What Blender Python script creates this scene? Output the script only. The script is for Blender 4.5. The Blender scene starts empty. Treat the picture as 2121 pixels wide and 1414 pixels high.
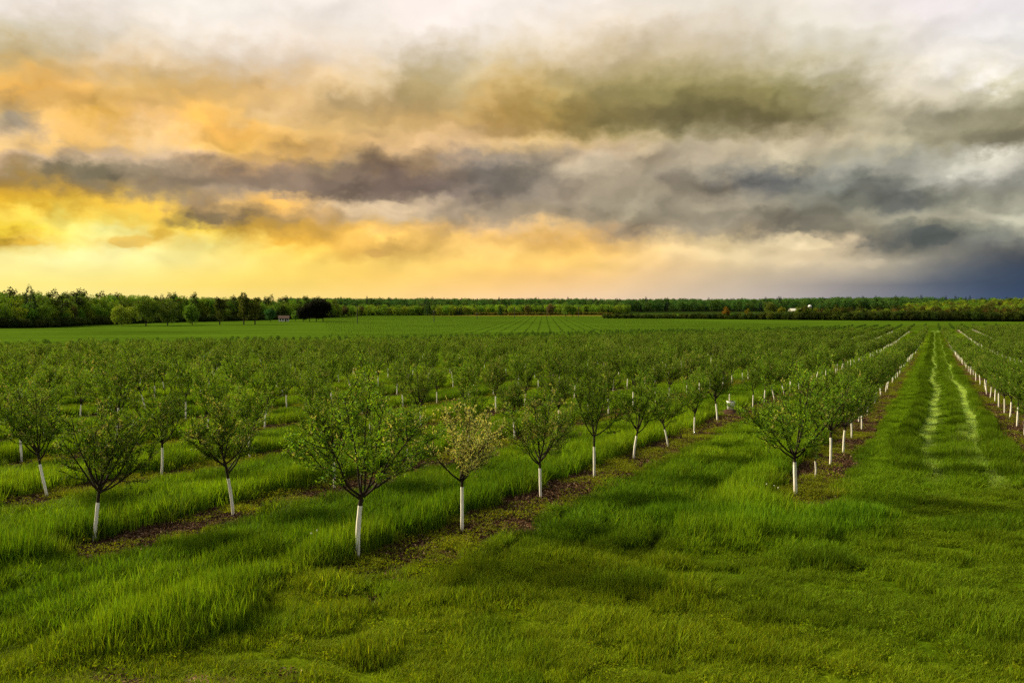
import bpy, math, random
import numpy as np
from mathutils import Vector

R = math.radians
rnd = random.Random(7)
rng = np.random.default_rng(11)
scene = bpy.context.scene
COL = scene.collection

# ------------------------------------------------------------------ camera model
EYE, F_PX, W_PX, H_PX, HORIZON = 3.9, 1650.0, 2121.0, 1414.0, 645.0
PITCH = math.atan((H_PX / 2 - HORIZON) / F_PX)
ROW = math.atan(875.0 / 1650.0)                   # bearing of the orchard rows
RX, RY = math.sin(ROW), math.cos(ROW)             # along the rows
NX, NY = -RY, RX                                  # across the rows, to the west

# ------------------------------------------------------------------ numpy noise
def _hash(ix, iy, seed):
    h = (ix.astype(np.int64) * 374761393 + iy.astype(np.int64) * 668265263 + seed * 2147483647) & 0x7fffffff
    h = ((h ^ (h >> 13)) * 1274126177) & 0x7fffffff
    h = (h ^ (h >> 16)) & 0xffff
    return h / 65535.0

def vnoise(x, y, seed=0):
    x = np.asarray(x, float); y = np.asarray(y, float)
    ix, iy = np.floor(x), np.floor(y)
    fx, fy = x - ix, y - iy
    fx = fx * fx * (3 - 2 * fx); fy = fy * fy * (3 - 2 * fy)
    a, b = _hash(ix, iy, seed), _hash(ix + 1, iy, seed)
    c, d = _hash(ix, iy + 1, seed), _hash(ix + 1, iy + 1, seed)
    return (a * (1 - fx) + b * fx) * (1 - fy) + (c * (1 - fx) + d * fx) * fy

def fbm(x, y, octs=4, seed=0):
    s, a, t = 0.0, 1.0, 0.0
    for i in range(octs):
        s = s + a * vnoise(np.asarray(x) * 2 ** i + 17.3 * i, np.asarray(y) * 2 ** i - 9.1 * i, seed + i)
        t += a; a *= .5
    return s / t

def sstep(a, b, x):
    t = np.clip((np.asarray(x, float) - a) / (b - a), 0, 1)
    return t * t * (3 - 2 * t)

# ------------------------------------------------------------------ terrain
_PY = np.array([-4000, -60, 0, 95, 180, 350, 600, 900, 1100, 1600, 2200, 3000, 9000.])
_PZ = np.array([1.5, 1.0, 0, -2.30, -3.5, -3.5, -2.5, -.9, 0.3, 9, 19, 20, 12.])
_slope = np.gradient(_PZ, _PY)
_slope[1] = -.018; _slope[2] = -.0242; _slope[3] = -.0242; _slope[4] = -.004; _slope[5] = .001
def ground_z(X, Y):
    X = np.asarray(X, float); Y = np.asarray(Y, float)
    D = np.where(Y > 150, np.sqrt(Y * Y + .25 * X * X) * .5 + Y * .5, Y)
    i = np.clip(np.searchsorted(_PY, D) - 1, 0, len(_PY) - 2)
    h = _PY[i + 1] - _PY[i]; t = np.clip((D - _PY[i]) / h, 0, 1)
    z = ((2*t**3 - 3*t**2 + 1) * _PZ[i] + (t**3 - 2*t**2 + t) * h * _slope[i]
         + (-2*t**3 + 3*t**2) * _PZ[i+1] + (t**3 - t**2) * h * _slope[i+1])
    z = z + 15 * np.exp(-(((X - 640) / 150) ** 2 + ((Y - 930) / 190) ** 2))       # knoll beyond the track
    z = z - sstep(1300, 2100, Y) * 8 * sstep(.45, .62, X / np.maximum(Y, 1))
    z = z + (fbm(X / 330, Y / 330, 3, 5) - .5) * 12 * sstep(900, 1600, np.hypot(X, Y))
    return z + (fbm(X / 3.1, Y / 3.1, 3, 9) - .5) * .10 * (1 - sstep(60, 160, Y))

def px_ground(x, y):
    cx, cy = (x - W_PX / 2) / F_PX, (y - H_PX / 2) / F_PX
    dy = math.cos(PITCH) - cy * math.sin(PITCH); dz = -math.sin(PITCH) - cy * math.cos(PITCH)
    lo, hi = 2.0, 3000.0
    for _ in range(60):
        m = (lo + hi) / 2
        if EYE + dz * m > float(ground_z(cx * m, dy * m)): lo = m
        else: hi = m
    return cx * lo, dy * lo

def at(x, depth):
    return (x - W_PX / 2) / F_PX * depth, depth

# ------------------------------------------------------------------ node helpers
def new_mat(name):
    m = bpy.data.materials.new(name); m.use_nodes = True
    nt = m.node_tree; nt.nodes.clear()
    out = nt.nodes.new('ShaderNodeOutputMaterial')
    return m, nt, out

def N(nt, kind, **kw):
    n = nt.nodes.new(kind)
    for k, v in kw.items():
        if k.startswith('i_'):
            key = k[2:]; key = int(key) if key.isdigit() else key.replace('_', ' ')
            n.inputs[key].default_value = v
        else: setattr(n, k, v)
    return n

def mathn(nt, op, a, b=None, c=None):
    n = nt.nodes.new('ShaderNodeMath'); n.operation = op
    for i, v in enumerate((a, b, c)):
        if v is None: continue
        if isinstance(v, (int, float)): n.inputs[i].default_value = v
        else: nt.links.new(v, n.inputs[i])
    return n.outputs[0]

def mixc(nt, f, a, b, blend='MIX'):
    n = nt.nodes.new('ShaderNodeMix'); n.data_type = 'RGBA'; n.blend_type = blend
    for idx, v in ((0, f), (6, a), (7, b)):
        if isinstance(v, (int, float)): n.inputs[idx].default_value = v
        elif isinstance(v, tuple): n.inputs[idx].default_value = (*v[:3], 1)
        else: nt.links.new(v, n.inputs[idx])
    return n.outputs[2]

def plain_mat(name, rgb, rough=.8, noise=.25, scale=8.0, spec=.3, bump=0.0):
    m, nt, out = new_mat(name)
    p = N(nt, 'ShaderNodeBsdfPrincipled'); p.inputs['Roughness'].default_value = rough
    p.inputs['Specular IOR Level'].default_value = spec
    tc = N(nt, 'ShaderNodeTexCoord')
    nz = N(nt, 'ShaderNodeTexNoise'); nz.inputs['Scale'].default_value = scale; nz.inputs['Detail'].default_value = 5
    nt.links.new(tc.outputs['Object'], nz.inputs['Vector'])
    v = mathn(nt, 'MULTIPLY_ADD', nz.outputs[0], 2 * noise, 1 - noise)
    c = N(nt, 'ShaderNodeVectorMath', operation='SCALE'); c.inputs[0].default_value = rgb
    nt.links.new(v, c.inputs['Scale']); nt.links.new(c.outputs[0], p.inputs['Base Color'])
    if bump:
        b = N(nt, 'ShaderNodeBump'); b.inputs['Strength'].default_value = bump; b.inputs['Distance'].default_value = .02
        nt.links.new(nz.outputs[0], b.inputs['Height']); nt.links.new(b.outputs[0], p.inputs['Normal'])
    nt.links.new(p.outputs[0], out.inputs[0])
    return m

def leaf_mat(name, trans=.35, rough=.6, instancer=False, spec=.25, obj_var=.25):
    """colour from the per-leaf attribute 'col' (and, for scattered plants, the per-plant attribute 'tint')"""
    m, nt, out = new_mat(name)
    a = N(nt, 'ShaderNodeAttribute', attribute_name='col')
    oi = N(nt, 'ShaderNodeObjectInfo')
    col = a.outputs['Color']
    if instancer:
        t = N(nt, 'ShaderNodeAttribute', attribute_name='tint', attribute_type='INSTANCER')
        col = mixc(nt, 1.0, col, t.outputs['Color'], 'MULTIPLY')
    s = N(nt, 'ShaderNodeVectorMath', operation='SCALE')
    nt.links.new(col, s.inputs[0]); nt.links.new(mathn(nt, 'MULTIPLY_ADD', oi.outputs['Random'], 2 * obj_var, 1 - obj_var), s.inputs['Scale'])
    p = N(nt, 'ShaderNodeBsdfPrincipled'); p.inputs['Roughness'].default_value = rough
    p.inputs['Specular IOR Level'].default_value = spec
    nt.links.new(s.outputs[0], p.inputs['Base Color'])
    tr = N(nt, 'ShaderNodeBsdfTranslucent')
    w = mixc(nt, 1.0, s.outputs[0], (1.25, 1.15, .5), 'MULTIPLY')
    nt.links.new(w, tr.inputs['Color'])
    mx = N(nt, 'ShaderNodeMixShader'); mx.inputs[0].default_value = trans
    nt.links.new(p.outputs[0], mx.inputs[1]); nt.links.new(tr.outputs[0], mx.inputs[2])
    nt.links.new(mx.outputs[0], out.inputs[0])
    return m

M_BARK = plain_mat('dark_bark', (.030, .022, .014), .9, .4, 30, .15)
def guard_mat():
    m, nt, out = new_mat('white_trunk_wrap')
    tc = N(nt, 'ShaderNodeTexCoord'); sp = N(nt, 'ShaderNodeSeparateXYZ'); nt.links.new(tc.outputs['Object'], sp.inputs[0])
    oi = N(nt, 'ShaderNodeObjectInfo')
    mp = N(nt, 'ShaderNodeMapping'); mp.inputs['Scale'].default_value = (30, 30, 5); nt.links.new(tc.outputs['Object'], mp.inputs[0])
    ad = N(nt, 'ShaderNodeVectorMath', operation='ADD'); nt.links.new(mp.outputs[0], ad.inputs[0]); nt.links.new(oi.outputs['Location'], ad.inputs[1])
    nz = N(nt, 'ShaderNodeTexNoise'); nz.inputs['Scale'].default_value = 1.0; nz.inputs['Detail'].default_value = 6; nt.links.new(ad.outputs[0], nz.inputs['Vector'])
    # splashed soil low down, scuffs higher up
    low = N(nt, 'ShaderNodeMapRange'); nt.links.new(sp.outputs[2], low.inputs[0]); low.inputs[1].default_value = .02; low.inputs[2].default_value = .30; low.inputs[3].default_value = .62; low.inputs[4].default_value = .08
    f = mathn(nt, 'ADD', low.outputs[0], mathn(nt, 'MULTIPLY_ADD', nz.outputs[0], 1.6, -.80))
    cl = N(nt, 'ShaderNodeClamp'); nt.links.new(f, cl.inputs[0])
    c = mixc(nt, mathn(nt, 'MULTIPLY', cl.outputs[0], .75), (.88, .86, .76), (.30, .24, .14))
    s = N(nt, 'ShaderNodeVectorMath', operation='SCALE'); nt.links.new(c, s.inputs[0]); nt.links.new(mathn(nt, 'MULTIPLY_ADD', oi.outputs['Random'], .16, .88), s.inputs['Scale'])
    p = N(nt, 'ShaderNodeBsdfPrincipled'); p.inputs['Roughness'].default_value = .75; p.inputs['Specular IOR Level'].default_value = .15
    nt.links.new(s.outputs[0], p.inputs['Base Color'])
    b = N(nt, 'ShaderNodeBump'); b.inputs['Strength'].default_value = .5; b.inputs['Distance'].default_value = .01
    nt.links.new(nz.outputs[0], b.inputs['Height']); nt.links.new(b.outputs[0], p.inputs['Normal'])
    nt.links.new(p.outputs[0], out.inputs[0]); return m
M_GUARD = guard_mat()
M_LEAF = leaf_mat('orchard_leaf', .40, .6, spec=.12)
M_FAR = leaf_mat('woodland_leaf', .25, .7, spec=.1)
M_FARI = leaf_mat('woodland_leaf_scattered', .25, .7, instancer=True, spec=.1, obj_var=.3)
M_FBARK = plain_mat('woodland_bark', (.035, .028, .02), .95, .3, 2, .1)
M_CHIP = leaf_mat('bark_chip', .0, .9, instancer=True, spec=.05)
M_GRASS = leaf_mat('grass_blade', .42, .7, instancer=True, spec=.04, obj_var=.28)

# ------------------------------------------------------------------ mesh helpers
class Buf:
    """quads with a colour per vertex and a material slot per quad"""
    def __init__(s): s.V, s.Q, s.C, s.M, s.n = [], [], [], [], 0
    def add(s, V, Q, C, mi=0):
        V = np.asarray(V, float).reshape(-1, 3); Q = np.asarray(Q, int).reshape(-1, 4)
        C = np.broadcast_to(np.asarray(C, float), (len(V), 3))
        s.V.append(V); s.Q.append(Q + s.n); s.C.append(C); s.M.append(np.full(len(Q), mi, int)); s.n += len(V)
    def tube(s, P, rad, sides=6, col=(1, 1, 1), mi=0, cap=False):
        P = np.asarray(P, float); n = len(P); T = np.gradient(P, axis=0)
        T /= np.linalg.norm(T, axis=1)[:, None] + 1e-9
        ref = np.array([.31, .95, .05]) if abs(T[0][2]) > .6 else np.array([0, 0, 1.])
        A = np.cross(T, ref); A /= np.linalg.norm(A, axis=1)[:, None] + 1e-9
        B = np.cross(T, A)
        ang = np.arange(sides) / sides * 2 * np.pi
        ring = A[:, None] * np.cos(ang)[None, :, None] + B[:, None] * np.sin(ang)[None, :, None]
        V = P[:, None] + ring * np.asarray(rad, float)[:, None, None]
        i = np.arange(n - 1)[:, None]; j = np.arange(sides)[None]
        Q = np.stack([i * sides + j, i * sides + (j + 1) % sides, (i + 1) * sides + (j + 1) % sides, (i + 1) * sides + j], -1)
        s.add(V, Q, col, mi)
        if cap:
            V2 = np.concatenate([V[-1], P[-1:]]); k = np.arange(0, sides, 2)
            s.add(V2, np.stack([np.full(len(k), sides), k, (k + 1) % sides, (k + 2) % sides], -1), col, mi)
    def box(s, c, size, col=(1, 1, 1), mi=0, rz=0.0):
        c = np.asarray(c, float); h = np.asarray(size, float) / 2
        V = np.array([[x, y, z] for x in (-1, 1) for y in (-1, 1) for z in (-1, 1)]) * h
        cs, sn = math.cos(rz), math.sin(rz)
        V = np.stack([V[:, 0] * cs - V[:, 1] * sn, V[:, 0] * sn + V[:, 1] * cs, V[:, 2]], 1) + c
        s.add(V, [[0, 1, 3, 2], [4, 6, 7, 5], [0, 4, 5, 1], [2, 3, 7, 6], [0, 2, 6, 4], [1, 5, 7, 3]], col, mi)
    def leaves(s, P, D, L, Wd, col, mi=0, fold=.3, seed=None):
        """kite shaped leaves: P base, D direction"""
        n = len(P); D = D / (np.linalg.norm(D, axis=1)[:, None] + 1e-9)
        r = rng.normal(size=(n, 3)); S = np.cross(D, r); S /= np.linalg.norm(S, axis=1)[:, None] + 1e-9
        U = np.cross(S, D); L = np.asarray(L)[:, None]; Wd = np.asarray(Wd)[:, None]
        mid = P + D * L * .45
        V = np.stack([P, mid + S * Wd * .5 + U * Wd * fold, P + D * L, mid - S * Wd * .5 + U * Wd * fold], 1)
        Q = np.arange(n * 4).reshape(n, 4)
        s.add(V, Q, np.repeat(col, 4, 0), mi)
    def mesh(s, name, mats, smooth=False):
        V = np.concatenate(s.V); Q = np.concatenate(s.Q); C = np.concatenate(s.C); Mi = np.concatenate(s.M)
        me = bpy.data.meshes.new(name)
        me.vertices.add(len(V)); me.vertices.foreach_set('co', V.astype(np.float32).ravel())
        me.loops.add(Q.size); me.loops.foreach_set('vertex_index', Q.astype(np.int32).ravel())
        me.polygons.add(len(Q)); me.polygons.foreach_set('loop_start', (np.arange(len(Q)) * 4).astype(np.int32))
        for m in mats: me.materials.append(m)
        me.polygons.foreach_set('material_index', Mi.astype(np.int32))
        me.polygons.foreach_set('use_smooth', np.full(len(Q), smooth, bool))
        at_ = me.color_attributes.new('col', 'FLOAT_COLOR', 'POINT')
        at_.data.foreach_set('color', np.concatenate([C, np.ones((len(C), 1))], 1).astype(np.float32).ravel())
        me.update(calc_edges=True); me.validate()
        return me

def link(name, me, parent=None):
    o = bpy.data.objects.new(name, me); COL.objects.link(o)
    if parent: o.parent = parent
    return o

def tag(o, label=None, cat=None, group=None, kind=None):
    for k, v in (('label', label), ('category', cat), ('group', group), ('kind', kind)):
        if v: o[k] = v
    return o

def thing(name, loc, label, cat, group=None, rz=0.0, sc=None):
    o = bpy.data.objects.new(name, None); COL.objects.link(o)
    o.location = loc; o.rotation_euler = (0, 0, rz); o.empty_display_size = .2
    if sc is not None: o.scale = sc
    return tag(o, label, cat, group)

def scatter(name, P, rot, scl, idx, tint, coll, label, cat=None):
    """one stuff object: every point carries a plant picked from a hidden collection"""
    me = bpy.data.meshes.new(name)
    P = np.asarray(P, np.float32); me.vertices.add(len(P)); me.vertices.foreach_set('co', P.ravel())
    for nm, ty, fld, arr in (('rot', 'FLOAT_VECTOR', 'vector', rot), ('scl', 'FLOAT_VECTOR', 'vector', scl),
                             ('idx', 'INT', 'value', idx)):
        a = me.attributes.new(nm, ty, 'POINT')
        a.data.foreach_set(fld, np.asarray(arr, np.int32 if ty == 'INT' else np.float32).ravel())
    a = me.attributes.new('tint', 'FLOAT_COLOR', 'POINT')
    a.data.foreach_set('color', np.concatenate([tint, np.ones((len(P), 1))], 1).astype(np.float32).ravel())
    o = link(name, me)
    ng = bpy.data.node_groups.new('scatter_' + name, 'GeometryNodeTree')
    ng.interface.new_socket('Geometry', in_out='INPUT', socket_type='NodeSocketGeometry')
    ng.interface.new_socket('Geometry', in_out='OUTPUT', socket_type='NodeSocketGeometry')
    gi, go = ng.nodes.new('NodeGroupInput'), ng.nodes.new('NodeGroupOutput')
    ci = ng.nodes.new('GeometryNodeCollectionInfo'); ci.inputs['Collection'].default_value = coll
    ci.inputs['Separate Children'].default_value = True; ci.inputs['Reset Children'].default_value = True
    ip = ng.nodes.new('GeometryNodeInstanceOnPoints'); ip.inputs['Pick Instance'].default_value = True
    def na(nm, ty):
        n = ng.nodes.new('GeometryNodeInputNamedAttribute'); n.data_type = ty; n.inputs['Name'].default_value = nm
        return [x for x in n.outputs if x.name == 'Attribute' and x.enabled][0]
    L = ng.links.new
    L(gi.outputs[0], ip.inputs['Points']); L(ci.outputs[0], ip.inputs['Instance'])
    L(na('idx', 'INT'), ip.inputs['Instance Index'])
    L(na('rot', 'FLOAT_VECTOR'), ip.inputs['Rotation']); L(na('scl', 'FLOAT_VECTOR'), ip.inputs['Scale'])
    L(ip.outputs[0], go.inputs[0])
    md = o.modifiers.new('scatter', 'NODES'); md.node_group = ng
    return tag(o, label, cat, None, 'stuff')

def asset_coll(name, meshes):
    c = bpy.data.collections.new(name)
    for i, me in enumerate(meshes):
        c.objects.link(bpy.data.objects.new(f'{name}_{chr(97 + i)}', me))
    return c

# ------------------------------------------------------------------ rows of the orchard
U0, PITCH_U = 2.74, 5.17
def row_u(k): return U0 + PITCH_U * k if k >= 0 else -3.0 + PITCH_U * (k + 1)
EXPL = {0: [(1648, 1027), (1720, 965), (1747, 940), (1764, 908), (1785, 891)],
        1: [(740, 1157), (957, 1100), (1120, 1032), (1231, 990), (1313, 950), (1384, 927), (1438, 900), (1486, 873)],
        2: [(195, 1120), (483, 1068), (693, 1011), (847, 971), (967, 941), (1066, 911)],
        3: [(98, 1030), (334, 990)],
        4: [(45, 958)]}
ROWS = {}
for k, pts in EXPL.items():
    ROWS[k] = [px_ground(*p) for p in pts]
ROW_T0 = {k: v[0][0] * RX + v[0][1] * RY - 1.1 for k, v in ROWS.items()}
ROW_T0[0] -= .5; ROW_T0[1] -= .4
for k in (-1, -2, -3): ROW_T0[k] = 20.0 + 2 * k

def row_fields(X, Y):
    """distance to the nearest row, whether the row has begun there, across and along coordinates"""
    u = X * NX + Y * NY; t = X * RX + Y * RY
    k = np.where(u > -.13, np.maximum(np.round((u - U0) / PITCH_U), 0), np.minimum(np.round((u + 3.0) / PITCH_U) - 1, -1))
    ru = np.where(k >= 0, U0 + PITCH_U * k, -3.0 + PITCH_U * (k + 1))
    t0 = np.full(u.shape, -100.0)
    for kk, tt in ROW_T0.items(): t0 = np.where(k == kk, tt, t0)
    return u, t, np.abs(u - ru), u - ru, k, sstep(-.5, .7, t - t0 + (fbm(X, Y, 2, 3) - .5) * 1.5)

_MB = [px_ground(*p) for p in ((-60, 1345), (300, 1322), (480, 1280), (560, 1195), (750, 1178), (900, 1152), (1050, 1150),
                              (1350, 1150), (1500, 1138), (1800, 1128), (1890, 1050), (2200, 985))]
_MBX = np.array([p[0] / p[1] for p in _MB]); _MBY = np.array([p[1] for p in _MB])
_ARC = [px_ground(*p) for p in ((1330, 1085), (1500, 1110), (1680, 1120), (1860, 1085))]
_ARCX = np.array([p[0] for p in _ARC]); _ARCY = np.array([p[1] for p in _ARC])

def back_edge(X): return 182 + .75 * X

def zones(X, Y):
    """height, cover, tint of the ground vegetation, and bare-soil share"""
    u, t, v, sv, k, on = row_fields(X, Y)
    n1 = fbm(X / 1.7, Y / 1.7, 4, 21); n2 = fbm(X / .55, Y / .55, 3, 33); n3 = fbm(X / 6, Y / 6, 3, 41)
    wob = (fbm(t / 2.2, u / 2.2, 3, 50) - .5)
    strip = on * (1 - sstep(.74, .98, v + wob * .6))
    track = sstep(-2.55, -2.2, u + wob * .3) * (1 - sstep(1.55, 1.95, u + wob * .4))
    # tall grass of the aisles, with two wheel marks
    h = .20 + .17 * n1
    h = np.where(sv > 0, h + .24 * (1 - sstep(.9, 1.55, v)), h * (.75 + .25 * sstep(.9, 1.4, v)))
    va = v + wob * .22
    wheel = np.where(sv > 0, np.exp(-((va - 1.75) / .24) ** 2), np.maximum(np.exp(-((va - 1.25) / .24) ** 2), .8 * np.exp(-((va - 2.3) / .20) ** 2)))
    h = h * (1 - .88 * wheel)
    lush = np.array([.072, .155, .005]); bright = np.array([.150, .265, .008]); olive = np.array([.130, .195, .006])
    weed = np.array([.125, .165, .010]); pale = np.array([.34, .50, .11]); dark = np.array([.046, .120, .004])
    f = sstep(.35, .7, n3 * .5 + n1 * .5)[:, None]
    tint = lush * (1 - f) + bright * f  # lighter noise patches put a sunlit look into the grass tint
    wheel = np.clip(wheel * 1.25, 0, 1)
    tint = tint * (1 - .78 * wheel[:, None])
    cover = np.ones_like(h)
    # grass track
    far = sstep(15, 40, t + 16 * wob) * (.65 + .7 * n1)
    um = u + .13 * np.sin(t / 7.0) + .08 * np.sin(t / 3.1 + 1) + wob * .25
    rw = .27 + .12 * (n1 - .4)
    rut = np.exp(-((um + .02) / rw) ** 4) + np.exp(-((um + 1.45) / rw) ** 4)
    edge = np.exp(-((um - .62) / .18) ** 2) + np.exp(-((um + 2.05) / .18) ** 2) + .7 * np.exp(-((u + .95) / .22) ** 2)
    ht = .12 + .08 * n1 + .24 * edge * sstep(18, 32, t)
    h = h * (1 - track) + ht * track
    tt = lush * .6 + bright * .4
    tint = tint * (1 - track[:, None]) + (tt * (1 - .40 * np.clip(edge, 0, 1)[:, None] * sstep(16, 32, t)[:, None])) * track[:, None]  # verge strips also darkened in the tint, imitating the shadow line beside the ruts
    r = np.clip(rut, 0, 1) * track * far
    h = h * (1 - .72 * r); tint = tint * (1 - r[:, None]) + pale * r[:, None]
    # herbicide strip under the trees
    patch = sstep(.47, .68, n1 * .55 + n2 * .45)
    h = h * (1 - strip) + (.05 + .10 * patch) * strip
    cover = cover * (1 - strip) + (.14 + .75 * patch) * strip
    tint = tint * (1 - strip[:, None]) + weed * (.75 + .5 * n2[:, None]) * strip[:, None]
    # mown headland
    yb = np.interp(X / np.maximum(Y, .1), _MBX, _MBY)
    mow = 1 - sstep(-1.0, 1.0, Y - yb + (n1 - .5) * 1.8)
    hm = .065 + .085 * sstep(.40, .70, n1) ** 2 + .10 * sstep(.60, .74, fbm(X / .8 + 31, Y / .8, 3, 71))
    fo = np.clip(sstep(.36, .64, n3) * .8 + .9 * sstep(.55, .75, n1) - .2, 0, 1)[:, None]
    h = h * (1 - mow) + hm * mow
    tint = tint * (1 - mow[:, None]) + (olive * (1.08 - .08 * fo) * (1 - .85 * fo) + lush * .95 * .85 * fo) * mow[:, None]
    cover = cover * (1 - mow * .65 * sstep(.60, .75, n2))
    tuft = mow * sstep(.70, .80, fbm(X / .9 + 7, Y / .9 + 3, 2, 83))
    h = h + .07 * tuft; tint = tint * (1 - .22 * tuft[:, None])
    # a darker mower edge curving across the headland
    for (x0_, y0_, x1_, y1_, w_) in ((1150, 1215, 1800, 1180, .16), (1300, 1330, 1900, 1300, .14), (560, 1290, 1000, 1330, .14)):
        (ax, ay), (bx_, by_) = px_ground(x0_, y0_), px_ground(x1_, y1_)
        f_ = np.clip((X - ax) / (bx_ - ax), 0, 1); yy = ay + (by_ - ay) * f_ + .5 * np.sin(f_ * 3.14) + (n1 - .5) * .8
        e_ = np.exp(-((Y - yy) / w_) ** 2) * sstep(ax - .4, ax + .6, X) * (1 - sstep(bx_ - .6, bx_ + .4, X))
        h = h + .06 * e_; tint = tint * (1 - .22 * e_[:, None])
    # rank clump beside the first tree of the nearest row
    ya = np.interp(X, _ARCX, _ARCY)
    arc = np.exp(-((Y - ya - .5) / .75) ** 2) * sstep(_ARCX[0] - .6, _ARCX[0] + 1, X) * (1 - sstep(_ARCX[-1] - .8, _ARCX[-1] + .5, X))
    h = h * (1 - arc) + (.34 + .16 * n1) * arc
    tint = tint * (1 - .8 * arc[:, None]) + dark * 1.35 * .8 * arc[:, None]
    # worn earth at the near corner
    bx, by = px_ground(370, 1408)
    worn = np.exp(-((X - bx) / .9) ** 2 - ((Y - by) / .16) ** 2) * sstep(.25, .6, n2 + .2)
    cover = cover * (1 - .95 * worn)
    kx, ky = px_ground(1514, 857); dk = np.hypot(X - kx, Y - ky)
    cover = cover * sstep(.55, .95, dk); h = h * (.35 + .65 * sstep(.9, 2.4, dk))
    soil = np.clip(strip * (1 - .7 * patch) + worn, 0, 1)
    return h, cover, tint, soil, worn

# ------------------------------------------------------------------ ground sheet
def build_ground():
    fr = np.concatenate([np.linspace(-180, -48, 34)[:-1], np.linspace(-48, 48, 760), np.linspace(48, 180, 34)[1:-1]])
    fr = np.radians(fr); na = len(fr)
    rr = np.concatenate([[.4, 1.2, 2.4, 4, 5.5], np.geomspace(6.5, 9000, 560)]); nr = len(rr)
    A, RR = np.meshgrid(fr, rr)
    X = (np.sin(A) * RR).ravel(); Y = (np.cos(A) * RR).ravel()
    Z = ground_z(X, Y)
    h, cover, tint, soil, worn = zones(X, Y)
    n = fbm(X / 14, Y / 14, 4, 61); nf = fbm(X / .25, Y / .25, 3, 62)
    t_ = X * RX + Y * RY; u_ = X * NX + Y * NY + .13 * np.sin(t_ / 7.0) + .08 * np.sin(t_ / 3.1 + 1)
    rutg = (np.exp(-((u_ + .02) / .27) ** 4) + np.exp(-((u_ + 1.45) / .27) ** 4)) * sstep(22, 38, t_) * (1 - sstep(170, 230, t_))
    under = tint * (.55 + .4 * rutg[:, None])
    earth = np.array([.060, .034, .018]) * (.55 + .9 * nf[:, None])
    straw = np.array([.27, .17, .10])
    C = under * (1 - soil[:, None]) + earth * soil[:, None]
    C = C * (1 - worn[:, None]) + straw * worn[:, None]
    # beyond the orchard: young planting, mown field, wood floor
    be = back_edge(X)
    o = sstep(-6, 10, Y - be)
    field = np.array([.050, .096, .006]) * (.6 + .8 * fbm(X / 45, Y / 9, 4, 65)[:, None])
    young = np.array([.048, .088, .005]) * (.5 + 1.0 * fbm(X / 16, Y / 5, 4, 66)[:, None])
    yy = sstep(60, 110, Y - be)
    fld = young * (1 - yy[:, None]) + field * yy[:, None]
    wob = (fbm(X / 60, Y / 60, 3, 63) - .5)
    stripe = .9 + .12 * np.sin(X / 3.0 + Y * .02 + wob * 3)
    C = C * (1 - o[:, None]) + fld * o[:, None]
    wood = np.array([.018, .035, .006])
    w = sstep(1000, 1150, Y)
    C = C * (1 - w[:, None]) + wood * w[:, None]
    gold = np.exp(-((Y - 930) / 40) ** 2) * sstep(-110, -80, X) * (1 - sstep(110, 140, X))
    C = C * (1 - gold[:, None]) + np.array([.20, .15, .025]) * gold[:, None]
    Z = Z - .0
    i = np.arange(nr - 1)[:, None]; j = np.arange(na)[None]
    Q = np.stack([i * na + j, i * na + (j + 1) % na, (i + 1) * na + (j + 1) % na, (i + 1) * na + j], -1).reshape(-1, 4)
    Q = Q[:, ::-1]
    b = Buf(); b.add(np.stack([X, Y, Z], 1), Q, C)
    c0 = np.array([[0, 0, float(ground_z(0, 0))]])
    k = np.arange(0, na - 1, 2)
    b.add(np.concatenate([c0, np.stack([X, Y, Z], 1)[:na]]), np.stack([np.zeros(len(k), int), k + 1, k + 2, (k + 2) % na + 1], -1)[:, ::-1], C[:1])
    m, nt, out = new_mat('orchard_floor')
    a = N(nt, 'ShaderNodeAttribute', attribute_name='col')
    g = N(nt, 'ShaderNodeNewGeometry')
    n1 = N(nt, 'ShaderNodeTexNoise'); n1.inputs['Scale'].default_value = 9; n1.inputs['Detail'].default_value = 8; n1.inputs['Roughness'].default_value = .7
    n2 = N(nt, 'ShaderNodeTexNoise'); n2.inputs['Scale'].default_value = .6; n2.inputs['Detail'].default_value = 6
    vo = N(nt, 'ShaderNodeTexVoronoi'); vo.inputs['Scale'].default_value = 30
    for q in (n1, n2, vo): nt.links.new(g.outputs['Position'], q.inputs['Vector'])
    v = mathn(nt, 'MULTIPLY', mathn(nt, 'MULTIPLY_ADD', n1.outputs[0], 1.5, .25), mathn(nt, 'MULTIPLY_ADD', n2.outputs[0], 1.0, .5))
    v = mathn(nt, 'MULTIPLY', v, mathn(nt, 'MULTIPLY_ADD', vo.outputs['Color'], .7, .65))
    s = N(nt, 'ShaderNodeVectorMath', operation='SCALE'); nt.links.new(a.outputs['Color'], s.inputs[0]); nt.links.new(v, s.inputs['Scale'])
    p = N(nt, 'ShaderNodeBsdfPrincipled'); p.inputs['Roughness'].default_value = .95; p.inputs['Specular IOR Level'].default_value = .0
    nt.links.new(s.outputs[0], p.inputs['Base Color'])
    bp = N(nt, 'ShaderNodeBump'); bp.inputs['Strength'].default_value = .8; bp.inputs['Distance'].default_value = .05
    nt.links.new(n1.outputs[0], bp.inputs['Height']); nt.links.new(bp.outputs[0], p.inputs['Normal'])
    nt.links.new(p.outputs[0], out.inputs[0])
    o = link('ground', b.mesh('ground', [m], True)); tag(o, kind='structure')
build_ground()

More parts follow.
